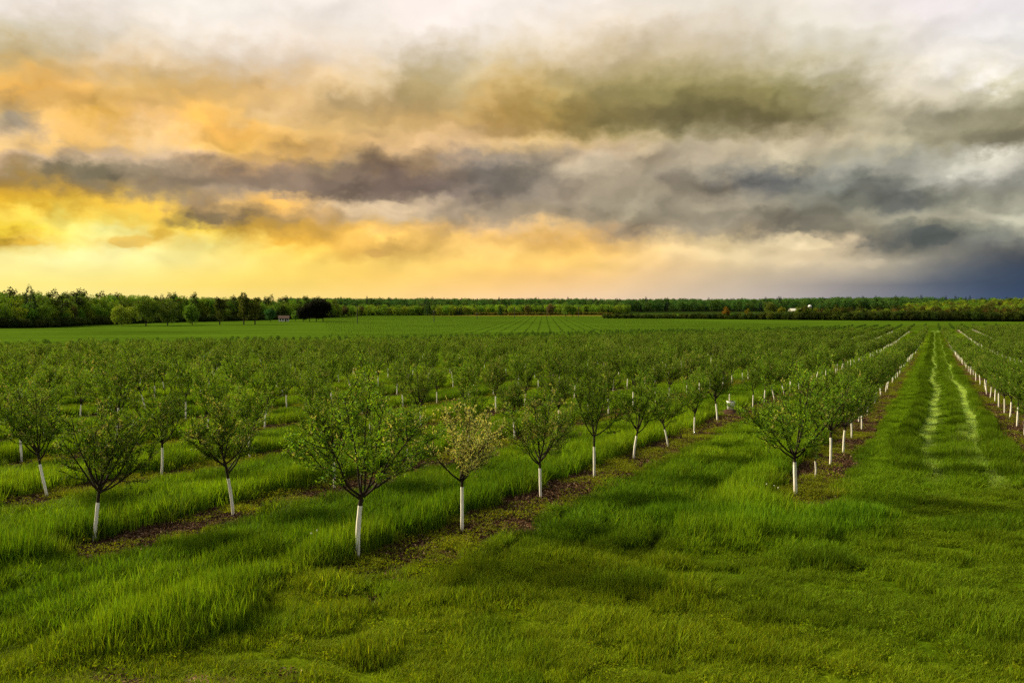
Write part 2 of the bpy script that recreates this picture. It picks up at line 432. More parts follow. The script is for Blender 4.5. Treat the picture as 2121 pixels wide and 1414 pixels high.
# ------------------------------------------------------------------ grass
def blade_clump(nb, rad, hgt, wid, lean, seed):
    r = np.random.default_rng(seed); b = Buf()
    a = r.uniform(0, 6.283, nb); d = rad * np.sqrt(r.uniform(0, 1, nb))
    P = np.stack([np.cos(a) * d, np.sin(a) * d, np.full(nb, -.02)], 1)
    la = r.uniform(0, 6.283, nb); lh = np.abs(r.normal(lean, lean * .5, nb))
    h = hgt * r.uniform(.55, 1.08, nb); w = wid * r.uniform(.7, 1.3, nb)
    D = np.stack([np.cos(la), np.sin(la), 0 * la], 1); S = np.stack([-np.sin(la), np.cos(la), 0 * la], 1)
    tw = r.uniform(-1, 1, nb)[:, None]; S = S * np.sqrt(1 - .5 * tw ** 2) + D * tw * .7
    rows = []
    for s_, ww in ((0, 1.0), (.42, .95), (.78, .62), (1.0, .08)):
        c = P + D * (lh * h * s_ ** 2)[:, None] + np.array([0, 0, 1.]) * (h * s_ * (1 - .28 * lh * s_))[:, None]
        rows += [c - S * (w * ww * .5)[:, None], c + S * (w * ww * .5)[:, None]]
    V = np.stack(rows, 1)
    base = (np.arange(nb) * 8)[:, None]
    Q = np.concatenate([base + np.array([0, 1, 3, 2]), base + np.array([2, 3, 5, 4]), base + np.array([4, 5, 7, 6])])
    vv = r.uniform(.65, 1.4, nb); yl = (r.uniform(0, 1, nb) < .13)
    c = np.stack([vv * r.uniform(.85, 1.2, nb), vv, vv * r.uniform(.7, 1.3, nb)], 1)
    c[yl] *= np.array([1.5, 1.25, 1.8])
    b.add(V, Q, np.repeat(c, 8, 0))
    return b.mesh('grass_clump', [M_GRASS])

def weed_clump(nl, rad, hgt, seed):
    r = np.random.default_rng(seed); b = Buf()
    a = r.uniform(0, 6.283, nl); d = rad * np.sqrt(r.uniform(0, 1, nl))
    P = np.stack([np.cos(a) * d, np.sin(a) * d, hgt * r.uniform(0, 1, nl) * (1 - .5 * d / rad)], 1)
    e = r.uniform(-.1, .9, nl); aa = a + r.normal(0, .8, nl)
    D = np.stack([np.cos(aa) * np.cos(e), np.sin(aa) * np.cos(e), np.sin(e)], 1)
    vv = r.uniform(.6, 1.5, nl)
    b.leaves(P, D, r.uniform(.022, .055, nl), r.uniform(.012, .026, nl), np.stack([vv * r.uniform(.9, 1.3, nl), vv, vv], 1))
    return b.mesh('weed_clump', [M_GRASS])

GRASS = asset_coll('sward', [
    blade_clump(190, .27, 1.0, .0085, .055, 1), blade_clump(180, .27, 1.0, .0085, .11, 2), blade_clump(165, .28, 1.0, .0100, .08, 3),
    blade_clump(220, .60, 1.0, .018, .12, 4), blade_clump(220, .60, 1.0, .018, .18, 5),
    weed_clump(190, .29, .09, 6), weed_clump(130, .22, .16, 7), weed_clump(200, .55, .14, 8)])

def grass_points():
    Ps, Ss, Rs, Is, Ts = [], [], [], [], []
    for y0, y1, dens, kinds, wide in ((7.6, 15, 40, (0, 1, 2), 1.0), (15, 28, 21, (0, 1, 2), 1.25), (28, 62, 12, (0, 1, 2), 1.35), (62, 130, 1.6, (3, 4), 1.7), (130, 270, .35, (3, 4), 3.6), (27, 64, 30, (0, 1, 2), .62), (62, 275, 8, (0, 1, 2), 1.1)):
        area = .70 * (y1 * y1 - y0 * y0); n = int(area * dens)
        Y = np.sqrt(rng.uniform(0, 1, n) * (y1 * y1 - y0 * y0) + y0 * y0); X = Y * rng.uniform(-.70, .70, n)
        h, cover, tint, soil, worn = zones(X, Y)
        keep = (rng.uniform(0, 1, n) < cover) & (Y < back_edge(X) + 4)
        uu = X * NX + Y * NY; ontrack = (uu > -2.6) & (uu < 2.0)
        if y0 == 27 or y1 == 275: keep &= ontrack
        elif y0 >= 28: keep &= ~ontrack
        X, Y, h, tint, soil = X[keep], Y[keep], h[keep], tint[keep], soil[keep]
        u, t, v, sv, k, on = row_fields(X, Y)
        m = len(X)
        isw = (rng.uniform(0, 1, m) < np.where((v < .85) & (on > .5), .75, .07))
        idx = rng.choice(kinds, m)
        idx = np.where(isw, rng.choice((5, 6) if kinds[0] == 0 else (7,), m), idx)
        hh = h * rng.uniform(.7, 1.3, m)
        sxy = wide * rng.uniform(.8, 1.25, m) * np.where(isw, 1, np.clip(hh / .22, .62, 1.12))
        sz = np.where(isw, rng.uniform(.5, 1.3, m), hh)
        Ps.append(np.stack([X, Y, ground_z(X, Y)], 1)); Ss.append(np.stack([sxy, sxy, sz], 1))
        # blades lie over a little, away from the wind
        Rs.append(np.stack([rng.normal(0, .07, m), rng.normal(.04, .08, m), rng.uniform(0, 6.283, m)], 1))
        Is.append(idx); Ts.append(tint)
    c = np.concatenate
    scatter('grass', c(Ps), c(Rs), c(Ss), c(Is), c(Ts), GRASS, 'green grass and low weeds covering the orchard floor', 'grass')
grass_points()

def litter():
    ms = []
    for sd in (1, 2, 3):
        r = np.random.default_rng(sd + 70); n = 150; b = Buf()
        a = r.uniform(0, 6.28, n); d = .3 * np.sqrt(r.uniform(0, 1, n)); e = r.uniform(-.25, .5, n); aa = r.uniform(0, 6.28, n)
        P = np.stack([np.cos(a) * d, np.sin(a) * d, r.uniform(0, .035, n)], 1)
        D = np.stack([np.cos(aa) * np.cos(e), np.sin(aa) * np.cos(e), np.sin(e)], 1)
        base = np.array([[.075, .042, .022], [.13, .075, .04], [.03, .018, .010], [.30, .21, .13]])[r.choice(4, n, p=[.42, .25, .27, .06])]
        b.leaves(P, D, r.uniform(.02, .07, n), r.uniform(.010, .026, n), base * r.uniform(.6, 1.4, n)[:, None], fold=.1)
        ms.append(b.mesh('chip_patch', [M_CHIP]))
    n = 60000; Y = np.sqrt(rng.uniform(0, 1, n) * (60 ** 2 - 64) + 64); X = Y * rng.uniform(-.7, .7, n)
    h, cover, tint, soil, worn = zones(X, Y); k = rng.uniform(0, 1, n) < soil * .9 * np.clip(30 / Y, .3, 1)
    X, Y = X[k], Y[k]; m = len(X); s_ = rng.uniform(.8, 1.3, m)
    scatter('litter', np.stack([X, Y, ground_z(X, Y)], 1), np.stack([0 * X, 0 * X, rng.uniform(0, 6.28, m)], 1), np.repeat(s_[:, None], 3, 1), rng.integers(0, 3, m),
            np.ones((m, 3)), asset_coll('chips', ms), 'brown bark chips and dead leaves on the bare strips under the trees', 'litter')
litter()

# ------------------------------------------------------------------ orchard trees
def orchard_variant(seed, H=2.9, RAD=.95, leafy=1.0, cream=.08, yellow=0.0, lean=0.0):
    r = random.Random(seed); nr = np.random.default_rng(seed)
    trunk, crown = Buf(), Buf()
    gh = r.uniform(.72, .86); RAD *= .86
    bend = np.array([lean * .10, r.uniform(-.03, .03), 0])
    def stem(z): 
        s = max(z, 0.0)
        return np.array([lean * .12 * s ** 1.5, bend[1] * math.sin(s * 3), z])
    guard = Buf()
    zs = np.linspace(-.06, gh, 8); ang0 = r.uniform(0, 6)
    guard.tube([stem(z) for z in zs], [.037 - .003 * i / 7 + .002 * math.sin(i * 2.1 + ang0) for i in range(8)], 14, cap=True)
    top = gh + r.uniform(.16, .38)
    zs = np.linspace(gh - .05, top, 5)
    trunk.tube([stem(z) for z in zs], np.linspace(.034, .027, 5), 9)
    tips, dirs = [], []
    subs = []
    nl = r.randint(7, 11); a0 = r.uniform(0, 6.28)
    for i in range(nl):
        inner = i >= nl - 3
        az = a0 + i * 2.4 + r.uniform(-.5, .5)
        zb = r.uniform(max(gh + .06, top - .30), top - .01) if not inner else top - .05
        rr = RAD * (r.uniform(.55, 1.0) if not inner else r.uniform(.12, .45))
        zt = (H * r.uniform(.60, .90) if not inner else H * r.uniform(.80, .97))
        b0 = stem(zb); pts = []
        wx, wy = r.uniform(-.08, .08), r.uniform(-.08, .08)
        for s in np.linspace(0, 1, 8):
            rad = rr * s ** .80; z = zb + (zt - zb) * (s ** 1.12 * .55 + s * .45)
            wig = math.sin(s * 5 + i) * .03
            pts.append(b0 + np.array([math.cos(az) * rad + wx * s + wig, math.sin(az) * rad + wy * s - wig, z - zb]))
        pts = np.array(pts)
        trunk.tube(pts, np.linspace(.021, .006, 8) * (1 if not inner else .85), 6)
        ns = r.randint(8, 11)
        for q in range(ns):
            s = .22 + .74 * (q + r.uniform(0, .8)) / ns
            f = s * 7; i0 = min(int(f), 6); p = pts[i0] + (pts[i0 + 1] - pts[i0]) * (f - i0)
            tan = pts[i0 + 1] - pts[i0]; tan /= np.linalg.norm(tan)
            o = np.array([r.gauss(0, 1), r.gauss(0, 1), r.gauss(.05, .6)]); o -= tan * o.dot(tan); o /= np.linalg.norm(o)
            out = np.array([p[0], p[1], 0]); out /= np.linalg.norm(out) + .05
            d = tan * .55 + o * .75 + out * .25; d /= np.linalg.norm(d)
            L = r.uniform(.32, .72) * (1.08 - .45 * s) * RAD / 1.1
            sp = []
            for w in np.linspace(0, 1, 5):
                sp.append(p + d * L * w + np.array([0, 0, 1]) * L * .32 * w ** 2 + nr.normal(0, .012, 3) * (w > 0))
            sp = np.array(sp); crown.tube(sp, np.linspace(.0095, .0040, 5), 4, mi=0)
            subs.append(sp)
            nt_ = r.randint(4, 6)
            for w in range(nt_):
                g = .2 + .8 * (w + r.random()) / nt_; ff = min(g, .999) * 4; i1 = int(ff)
                pp = sp[i1] + (sp[i1 + 1] - sp[i1]) * (ff - i1)
                o2 = np.array([r.gauss(0, 1), r.gauss(0, 1), r.gauss(.35, .6)]); o2 /= np.linalg.norm(o2)
                d2 = d * .45 + o2 * .8; d2 /= np.linalg.norm(d2)
                l2 = r.uniform(.10, .26)
                tw = np.array([pp, pp + d2 * l2 * .5, pp + d2 * l2 + np.array([0, 0, .04])])
                crown.tube(tw, [.0045, .0035, .0025], 3, mi=0)
                subs.append(tw)
    # leaves along every shoot, in little spur clusters
    P, D, Cc = [], [], []
    for sp in subs:
        L = np.linalg.norm(sp[-1] - sp[0]); ncl = max(1, int(L / .040 * leafy))
        axis = (sp[-1] - sp[0]) / (L + 1e-6)
        shoot_y = nr.uniform() < yellow; shoot_c = nr.uniform() < cream
        tone = nr.uniform(.7, 1.35)
        for q in range(ncl):
            g = (q + nr.uniform(.2, 1)) / ncl * (len(sp) - 1); g = min(g, len(sp) - 1.001); i0 = int(g)
            p = sp[i0] + (sp[i0 + 1] - sp[i0]) * (g - i0)
            for w in range(nr.integers(2, 6)):
                P.append(p + nr.normal(0, .014, 3)); dd = nr.normal(0, 1, 3) + axis * .5 + np.array([0, 0, .35]); D.append(dd)
                vv = tone * nr.uniform(.6, 1.5)
                if shoot_y and nr.uniform() < .8: c = np.array([.58, .58, .19]) * nr.uniform(.5, 1.2)
                elif shoot_c and nr.uniform() < .6: c = np.array([.46, .45, .14]) * nr.uniform(.6, 1.2)
                else: c = np.array([.118 * nr.uniform(.75, 1.35), .222, .012]) * vv
                Cc.append(c)
    P, D, Cc = np.array(P), np.array(D), np.array(Cc); n = len(P)
    crown.leaves(P, D, nr.uniform(.034, .066, n), nr.uniform(.016, .030, n), Cc, mi=1)
    return guard, trunk, crown

SPEC = [dict(seed=101, H=3.0, RAD=1.15), dict(seed=102, H=2.8, RAD=1.2, cream=.12), dict(seed=103, H=2.9, RAD=1.1, cream=.04),
        dict(seed=104, H=3.1, RAD=1.3, leafy=.85, cream=.1), dict(seed=105, H=2.7, RAD=1.1, cream=.22, yellow=.05, lean=1.2), dict(seed=106, H=2.9, RAD=1.2, lean=1.5),
        dict(seed=107, H=2.85, RAD=1.25, leafy=.75, cream=.3), dict(seed=108, H=2.9, RAD=1.1, lean=-1.5, leafy=1.1),
        dict(seed=109, H=2.8, RAD=1.35, leafy=.8, cream=.06), dict(seed=110, H=2.45, RAD=1.25, yellow=.9, leafy=.6), dict(seed=111, H=3.2, RAD=1.15, leafy=1.2),
        dict(seed=112, H=2.6, RAD=1.05, leafy=.9, lean=.6), dict(seed=113, H=3.05, RAD=1.0, leafy=.8, cream=.15), dict(seed=114, H=2.95, RAD=1.3, leafy=1.0, lean=-.5)]
VAR = []
for s in SPEC:
    g, t, c = orchard_variant(**s)
    VAR.append((g, t, c))
def merged(parts, mats):
    V, Q, C, Mi, n = [], [], [], [], 0
    for b, off in parts:
        v = np.concatenate(b.V); V.append(v); Q.append(np.concatenate(b.Q) + n); C.append(np.concatenate(b.C)); Mi.append(np.concatenate(b.M) + off); n += len(v)
    o = Buf(); o.V, o.Q, o.C, o.M, o.n = V, Q, C, Mi, n
    return o.mesh('fruit_tree', mats)
VMESH = [(g.mesh('trunk_guard', [M_GUARD], True), t.mesh('trunk', [M_BARK], True), c.mesh('crown', [M_BARK, M_LEAF])) for g, t, c in VAR]
ORCH = asset_coll('orchard', [merged(((g, 0), (t, 1), (c, 1)), [M_GUARD, M_BARK, M_LEAF]) for g, t, c in VAR])

ORD = ['first', 'second', 'third', 'fourth', 'fifth', 'sixth', 'seventh', 'eighth', 'ninth', 'tenth', 'eleventh', 'twelfth', 'thirteenth',
       'fourteenth', 'fifteenth', 'sixteenth', 'seventeenth', 'eighteenth', 'nineteenth']
def ordinal(n):
    if n <= 19: return ORD[n - 1]
    tens = {2: ('twentieth', 'twenty'), 3: ('thirtieth', 'thirty'), 4: ('fortieth', 'forty'), 5: ('fiftieth', 'fifty'), 6: ('sixtieth', 'sixty'), 7: ('seventieth', 'seventy'), 8: ('eightieth', 'eighty')}[n // 10]
    return tens[0] if n % 10 == 0 else tens[1] + '-' + ORD[n % 10 - 1]

# (row, nth): variant, size, turn, label
SPECIAL = {
    (1, 1): (3, 1.04, 1.0, 'largest fruit tree, full green crown on a straight white trunk'),
    (1, 2): (9, .98, .4, 'small fruit tree with yellow blossoming crown behind the largest tree'),
    (1, 3): (6, .98, 2.0, 'fruit tree with cream flecked crown just behind the small yellow tree'),
    (1, 4): (2, 1.0, 3.0, 'green fruit tree standing on brown litter behind the cream flecked tree'),
    (2, 1): (1, 1.02, .7, 'fruit tree with long dark fork, first in the row behind the largest tree'),
    (2, 2): (4, 1.0, 4.0, 'fruit tree with curved white trunk between two rows of tall grass'),
    (3, 1): (5, .95, 2.6, 'fruit tree with leaning white trunk in the third row from the track'),
    (0, 1): (8, 1.04, 5.0, 'wide green fruit tree standing alone at front of the row beside the grass track'),
}
trees, beside = [], []
for k in range(-14, 40):
    u = row_u(k); pts = list(ROWS.get(k, []))
    if pts: t = max(p[0] * RX + p[1] * RY for p in pts) + 3.1
    else: t = ROW_T0.get(k, 12.0) + (k * 1.7) % 3.0
    if k == 1: t += 3.2                               # the replanted gap with the bucket
    while t < 420:
        tj = t + rnd.uniform(-.25, .25); uj = u + rnd.uniform(-.12, .12)
        X, Y = tj * RX + uj * NX, tj * RY + uj * NY
        if Y < back_edge(X) + rnd.uniform(-3, 3) and rnd.random() > .05: pts.append((X, Y))
        t += 3.1
    side = [p for p in pts if p[1] > 12 and p[1] * .643 + 1.3 <= abs(p[0]) < p[1] * .643 + 5]
    pts = [p for p in pts if p[1] > 8 and abs(p[0]) < p[1] * .643 + 1.3]
    for i, p in enumerate(pts): trees.append((p[1], k, i + 1, p))
    beside += side
trees.sort()
print('orchard trees', len(trees))
def row_name(k):
    return (ordinal(k + 1) + ' row from the track') if k >= 0 else (ordinal(-k) + ' row beyond the track')
def sizes(k, i):
    q = random.Random(k * 1000 + i)
    vi = q.choice([0, 1, 2, 3, 4, 5, 6, 7, 11, 8, 10, 12, 13, 10]); return vi, q.uniform(.78, 1.03), q.uniform(0, 6.28)
first_use = {}
stuff = []
for n, (d, k, i, (X, Y)) in enumerate(trees):
    vi, s, rz = sizes(k, i); lab = None
    if (k, i) in SPECIAL: vi, s, rz, lab = SPECIAL[(k, i)]
    z = float(ground_z(X, Y))
    if n < 300:
        if lab is None:
            how = {4: 'cream flecked ', 6: 'open cream flecked ', 8: 'sparse dark ', 9: 'yellow ', 5: 'leaning ', 7: 'leaning ', 11: 'small leaning ', 12: 'slender '}.get(vi, 'leafy ')
            lab = f'{how}fruit tree, {ordinal(i)} from the front in the {row_name(k)}'
        root = thing('fruit_tree', (X, Y, z), lab, 'tree', 'fruit trees in the orchard rows', rz, (s * (1.12 if (k, i) in ((0, 1), (1, 1)) else .88), s * (1.12 if (k, i) in ((0, 1), (1, 1)) else .88), s * random.Random(n).uniform(.93, 1.05)))
        q_ = random.Random(n * 7 + 1); root.rotation_euler = (q_.gauss(0, .035), q_.gauss(0, .04), rz)
        for nm, me in zip(('trunk_guard', 'trunk', 'crown'), VMESH[vi]): link(nm, me, root)
    else: stuff.append((X, Y, z, vi, s * (1 - .28 * float(sstep(-45, 3, Y - back_edge(X))) * random.Random(n).uniform(.3, 1.2)), rz))
for (X, Y) in beside: stuff.append((X, Y, float(ground_z(X, Y)), rnd.randint(0, 8), rnd.uniform(.8, 1.02), rnd.uniform(0, 6.28)))
S = np.array(stuff)
scatter('distant_orchard', S[:, :3], np.stack([0 * S[:, 0], 0 * S[:, 0], S[:, 5]], 1), S[:, 4:5] * np.array([[.90, .90, 1.0]]), S[:, 3].astype(int),
        np.ones((len(S), 3)), ORCH, 'far rows of fruit trees running together across the middle of the orchard', 'orchard')

# young trees planted in rows beyond the orchard
def young_trees():
    b1 = []
    for sd in (1, 2, 3):
        r = np.random.default_rng(sd); b = Buf(); n = 260
        q = r.normal(size=(n, 3)); q /= np.linalg.norm(q, axis=1)[:, None]
        P = q * (r.uniform(.3, 1, n) ** .5)[:, None] * np.array([.55, .55, .6]) + np.array([0, 0, 1.05])
        vv = r.uniform(.6, 1.4, n)
        b.leaves(P, q + r.normal(0, .5, (n, 3)), r.uniform(.14, .26, n), r.uniform(.09, .15, n), np.stack([.05 * vv, .11 * vv, .01 * vv], 1), mi=1)
        b.tube([(0, 0, -.1), (0, 0, .5), (.02, 0, 1.2)], [.045, .04, .02], 5, mi=0)
        b1.append(b.mesh('young_tree', [M_FBARK, M_FARI]))
    coll = asset_coll('nursery', b1)
    P = []
    for k in range(-16, 70):
        u = row_u(k) + 1.2; t = 60.0
        while t < 480:
            X, Y = t * RX + u * NX + rnd.uniform(-.2, .2), t * RY + u * NY
            if back_edge(X) + 3 < Y < back_edge(X) + 75 + 6 * math.sin(X * .05) and abs(X) < .66 * Y and rnd.random() > .12: P.append((X, Y))
            t += 2.8
    # low rows of the open field
    Q = []
    for k in range(-60, 80):
        u = k * 4.6
        for t in np.arange(200, 880, 4.5):
            X = u + (t - 400) * .04 + rnd.uniform(-.3, .3); Y = t + rnd.uniform(-.5, .5)
            if back_edge(X) + 82 < Y < 860 and abs(X) < .5 * Y and X > -.245 * Y + 4 and X < 150 - (Y - 400) * .14: Q.append((X, Y))
    P = np.array(P); Q = np.array(Q); A = np.concatenate([P, Q]); n = len(A)
    s = np.concatenate([rng.uniform(.35, .8, len(P)), rng.uniform(.22, .36, len(Q))])[:, None]
    tint = np.concatenate([np.tile([1.25, 1.15, .9], (len(P), 1)), np.tile([1.9, 1.6, 1.0], (len(Q), 1))])
    z = ground_z(A[:, 0], A[:, 1])
    scatter('young_planting', np.stack([A[:, 0], A[:, 1], z], 1), np.stack([0 * z, 0 * z, rng.uniform(0, 6, n)], 1), np.repeat(s, 3, 1), rng.integers(0, 3, n),
            tint, coll, 'rows of small young plants across the open field beyond the orchard', 'crop')
young_trees()

# ------------------------------------------------------------------ woodland
def crown_broad(b, seed, H, Rr, base, n=1500, card=.55, col=(.05, .10, .010), clumps=26, squash=1.0, mi=1, var=.35):
    r = np.random.default_rng(seed)
    zc, hz = (H + base) / 2, (H - base) / 2
    q = r.normal(size=(clumps, 3)); q /= np.linalg.norm(q, axis=1)[:, None]
    c = q * (r.uniform(.45, .88, clumps))[:, None] * np.array([Rr, Rr, hz]) + np.array([0, 0, zc])
    cr = r.uniform(.22, .42, clumps) * min(Rr, hz) * squash
    w = r.integers(0, clumps, n)
    d = r.normal(size=(n, 3)); d /= np.linalg.norm(d, axis=1)[:, None]
    P = c[w] + d * (cr[w] * r.uniform(.5, 1.05, n))[:, None]
    tone = r.uniform(1 - var, 1 + var, clumps)[w] * r.uniform(.7, 1.35, n)
    C = np.asarray(col)[None] * tone[:, None] * np.stack([r.uniform(.85, 1.25, n), np.ones(n), np.ones(n)], 1)
    b.leaves(P, d + r.normal(0, .7, (n, 3)) + np.array([0, 0, .2]), r.uniform(.6, 1.3, n) * card, r.uniform(.45, .9, n) * card, C, mi=mi)

def crown_conifer(b, seed, H, Rr, base, n=1200, card=.5, col=(.02, .045, .012), mi=1):
    r = np.random.default_rng(seed)
    s = 1 - np.sqrt(r.uniform(0, 1, n)); z = base + (H - base) * s
    lay = .82 + .18 * np.sin(z * 4.0 + r.uniform(0, 1, n)); rad = Rr * (1 - s) ** .85 * lay * r.uniform(.55, 1.08, n)
    a = r.uniform(0, 6.283, n)
    P = np.stack([np.cos(a) * rad, np.sin(a) * rad, z], 1)
    D = np.stack([np.cos(a), np.sin(a), r.normal(-.15, .35, n)], 1)
    C = np.asarray(col)[None] * r.uniform(.6, 1.5, n)[:, None]
    b.leaves(P, D, r.uniform(.6, 1.3, n) * card, r.uniform(.4, .8, n) * card, C, mi=mi)

def trunk_of(b, H, base, rad, seed, limbs=6, mi=0):
    r = random.Random(seed)
    b.tube([(0, 0, -.5), (.03 * H / 10, 0, H * .25), (0, .02 * H, H * .5), (.01 * H, 0, H * .88)], [rad * 1.25, rad, rad * .7, rad * .15], 7, mi=mi)
    for i in range(limbs):
        a = r.uniform(0, 6.28); z = H * r.uniform(.25, .6); L = H * r.uniform(.15, .28)
        b.tube([(0, 0, z), (math.cos(a) * L * .5, math.sin(a) * L * .5, z + L * .45), (math.cos(a) * L, math.sin(a) * L, z + L)], [rad * .4, rad * .28, rad * .08], 5, mi=mi)

G1, G2, G3 = (.14, .25, .015), (.105, .21, .014), (.195, .29, .018)
KIND = {   # name: (builder, H, R, base, colour, n)
    'oak': ('b', 14, 5.2, 2.0, G2), 'ash': ('b', 15, 4.2, 2.5, G1), 'maple': ('b', 12, 4.6, 1.5, G3), 'poplar': ('b', 17, 2.9, 2.0, (.055, .09, .012)),
    'spruce': ('c', 15, 3.4, .6, (.016, .034, .010)), 'pine': ('c', 17, 3.6, 3.0, (.024, .048, .014)), 'shrub': ('b', 4, 2.6, .0, (.075, .085, .012)), 'bare': ('b', 13, 3.6, 3, (.075, .070, .020))}
def far_tree(kind, seed, col=None, instanced=False, n=None, split=False, Rmul=1.0, card=None, low=None):
    bt, H, Rr, base, c0 = KIND[kind]; c = col or c0; Rr *= Rmul; base = base if low is None else min(base, low * H)
    t, b = Buf(), Buf()
    trunk_of(t, H * .95, base, .018 * H, seed, 4 if bt == 'c' else 8)
    if bt == 'b': crown_broad(b, seed, H, Rr, base, n or 2200, card or (.50 if H > 6 else .38), c, 34, mi=0 if split else 1)
    else: crown_conifer(b, seed, H, Rr, base, n or 1900, card or .55, c, mi=0 if split else 1)
    if split: return t.mesh('trunk', [M_FBARK], True), b.mesh('crown', [M_FAR])
    return merged(((t, 0), (b, 0)), [M_FBARK, M_FARI])

wood_kinds = ['oak', 'ash', 'maple', 'poplar', 'spruce', 'pine', 'shrub', 'bare']
WOODS = asset_coll('woods', [far_tree(kd, 300 + i, instanced=True, n=1500, card=.62 if kd != 'shrub' else .42) for i, kd in enumerate(wood_kinds)])

def wood_scatter(name, pts, label, mix, sc=(.75, 1.2), tint=(1, 1, 1)):
    P = np.array(pts); n = len(P); z = ground_z(P[:, 0], P[:, 1]); s = rng.uniform(*sc, n)
    if P.shape[1] > 2: s = s * P[:, 2]
    kinds, w = zip(*mix); idx = rng.choice([wood_kinds.index(q) for q in kinds], n, p=np.array(w) / sum(w))
    hue = rng.uniform(-1, 1, n)
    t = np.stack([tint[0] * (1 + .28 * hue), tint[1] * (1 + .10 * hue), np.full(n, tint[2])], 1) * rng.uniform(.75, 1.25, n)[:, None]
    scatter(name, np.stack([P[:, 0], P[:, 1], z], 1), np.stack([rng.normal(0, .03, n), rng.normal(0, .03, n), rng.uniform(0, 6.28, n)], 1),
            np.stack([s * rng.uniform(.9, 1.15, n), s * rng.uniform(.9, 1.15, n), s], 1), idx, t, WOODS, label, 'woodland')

def band(edge, depth, step, jitter=.4, scale=None):
    """points behind a front edge given as [(pixel x, distance)]"""
    ex = np.array([e[0] for e in edge], float); ed = np.array([e[1] for e in edge], float); out = []
    dmax = ed.max() + depth
    y = ed.min()
    while y < dmax:
        x0, x1 = at(ex[0], y)[0], at(ex[-1], y)[0]
        x = x0
        while x < x1:
            X, Y = x + rnd.uniform(-jitter, jitter) * step, y + rnd.uniform(-jitter, jitter) * step
            pxx = X / Y * F_PX + W_PX / 2; e = float(np.interp(pxx, ex, ed))
            if e <= Y <= e + depth: out.append((X, Y, scale(pxx, Y - e) if scale else 1.0))
            x += step
        y += step * .8
    return out

wood_scatter('woodland_edge', band([(-60, 352), (60, 358), (130, 385), (230, 450), (330, 500), (450, 545), (560, 610), (700, 760)], 75, 5.2,
             scale=lambda p, q: 1.04 if q > 9 else .85),
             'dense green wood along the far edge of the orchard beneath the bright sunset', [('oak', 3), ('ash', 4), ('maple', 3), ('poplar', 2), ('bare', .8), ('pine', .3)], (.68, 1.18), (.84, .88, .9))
wood_scatter('woodland_scrub', band([(-60, 346), (60, 351), (130, 378), (230, 442), (330, 490), (450, 535), (560, 600), (640, 690)], 7, 3.4),
             'low bushes fringing the foot of the wood', [('shrub', 1)], (.7, 1.3), (.55, .8, .9))
wood_scatter('field_wood', band([(640, 760), (760, 900), (950, 915), (1010, 1010), (1250, 1040), (1300, 1060)], 110, 7.5, scale=lambda p, q: .82),
             'mixed green wood beyond the bright planted field', [('oak', 3), ('ash', 3), ('maple', 3), ('pine', .5), ('spruce', .3), ('bare', .6)], (.75, 1.15))
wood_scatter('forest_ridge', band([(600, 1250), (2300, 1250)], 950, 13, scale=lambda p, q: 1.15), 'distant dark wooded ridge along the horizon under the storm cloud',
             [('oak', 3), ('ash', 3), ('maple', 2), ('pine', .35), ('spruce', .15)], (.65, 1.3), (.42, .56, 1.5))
wood_scatter('hill_wood', band([(1880, 760), (1960, 640), (2060, 590), (2260, 560)], 330, 9.5, scale=lambda p, q: .72), 'yellowish green wood on the low hill beyond the end of the grass track',
             [('oak', 2), ('ash', 2), ('maple', 3), ('bare', 1.5)], (.7, 1.1), (.95, .9, .9))
hedge_edge = [(1252, 690), (1400, 660), (1600, 610), (1800, 570), (1950, 545), (2120, 525), (2250, 515)]
wood_scatter('windbreak_hedge', band(hedge_edge, 9, 2.6, scale=lambda p, q: .8 + .55 * min(max((p - 1350) / 450, 0), 1)), 'dark ragged hedge along the far side of the bright green field',
             [('shrub', 5), ('spruce', .0)], (.55, 1.4), (.62, .90, .8))
wood_scatter('hedge_saplings', band([(1640, 604), (1800, 574), (1950, 549), (2120, 529), (2250, 519)], 14, 4.2, scale=lambda p, q: .62), 'thin young trees growing up through the hedge beyond the field',
             [('bare', 3), ('poplar', 3), ('ash', 1)], (.75, 1.15), (1.25, 1.05, .8))
wood_scatter('golden_scrub', band([(985, 930), (1265, 960)], 26, 4.5), 'strip of golden scrub in front of the distant wood', [('shrub', 1)], (.6, 1.0), (1.3, 1.25, 1.0))

def lone(x, depth, kind, seed, h, label, name='tree', col=None, Rmul=1.0, group='single trees beyond the orchard', n=3600):
    X, Y = at(x, depth); z = float(ground_z(X, Y)); s = h / KIND[kind][1]
    root = thing(name, (X, Y, z), label, 'tree', group, rnd.uniform(0, 6), (s, s, s))
    t, c = far_tree(kind, seed, col=col, split=True, Rmul=Rmul, n=n, card=.62, low=.10)
    link('trunk', t, root); link('crown', c, root)
lone(252, 400, 'maple', 21, 11.5, 'low bushy yellow green tree with crown down to the ground before the wood', col=(0.140, 0.206, 0.017), Rmul=1.35)
lone(302, 405, 'ash', 22, 15, 'tall rounded tree standing just beyond the bushy yellow green one', col=(.11, .19, .016), Rmul=1.45)
lone(347, 410, 'oak', 23, 14, 'dark rounded tree between the tall rounded tree and the bright small round one', col=(0.079, 0.132, 0.014), Rmul=1.1)
lone(398, 425, 'maple', 24, 12.3, 'bright green small round tree with short dark trunk before the wood', col=(0.114, 0.231, 0.020), Rmul=1.05)
lone(455, 430, 'poplar', 25, 16, 'narrow dark upright tree with thin pointed top before the wood', col=(0.070, 0.099, 0.014), Rmul=1.2)
lone(505, 440, 'poplar', 26, 17.8, 'taller of the paired upright trees rising above the wood', col=(0.079, 0.102, 0.014), Rmul=1.2)
lone(528, 440, 'poplar', 27, 17, 'second of the paired upright trees, thinner and slightly lower', col=(0.096, 0.116, 0.017), Rmul=1.1)
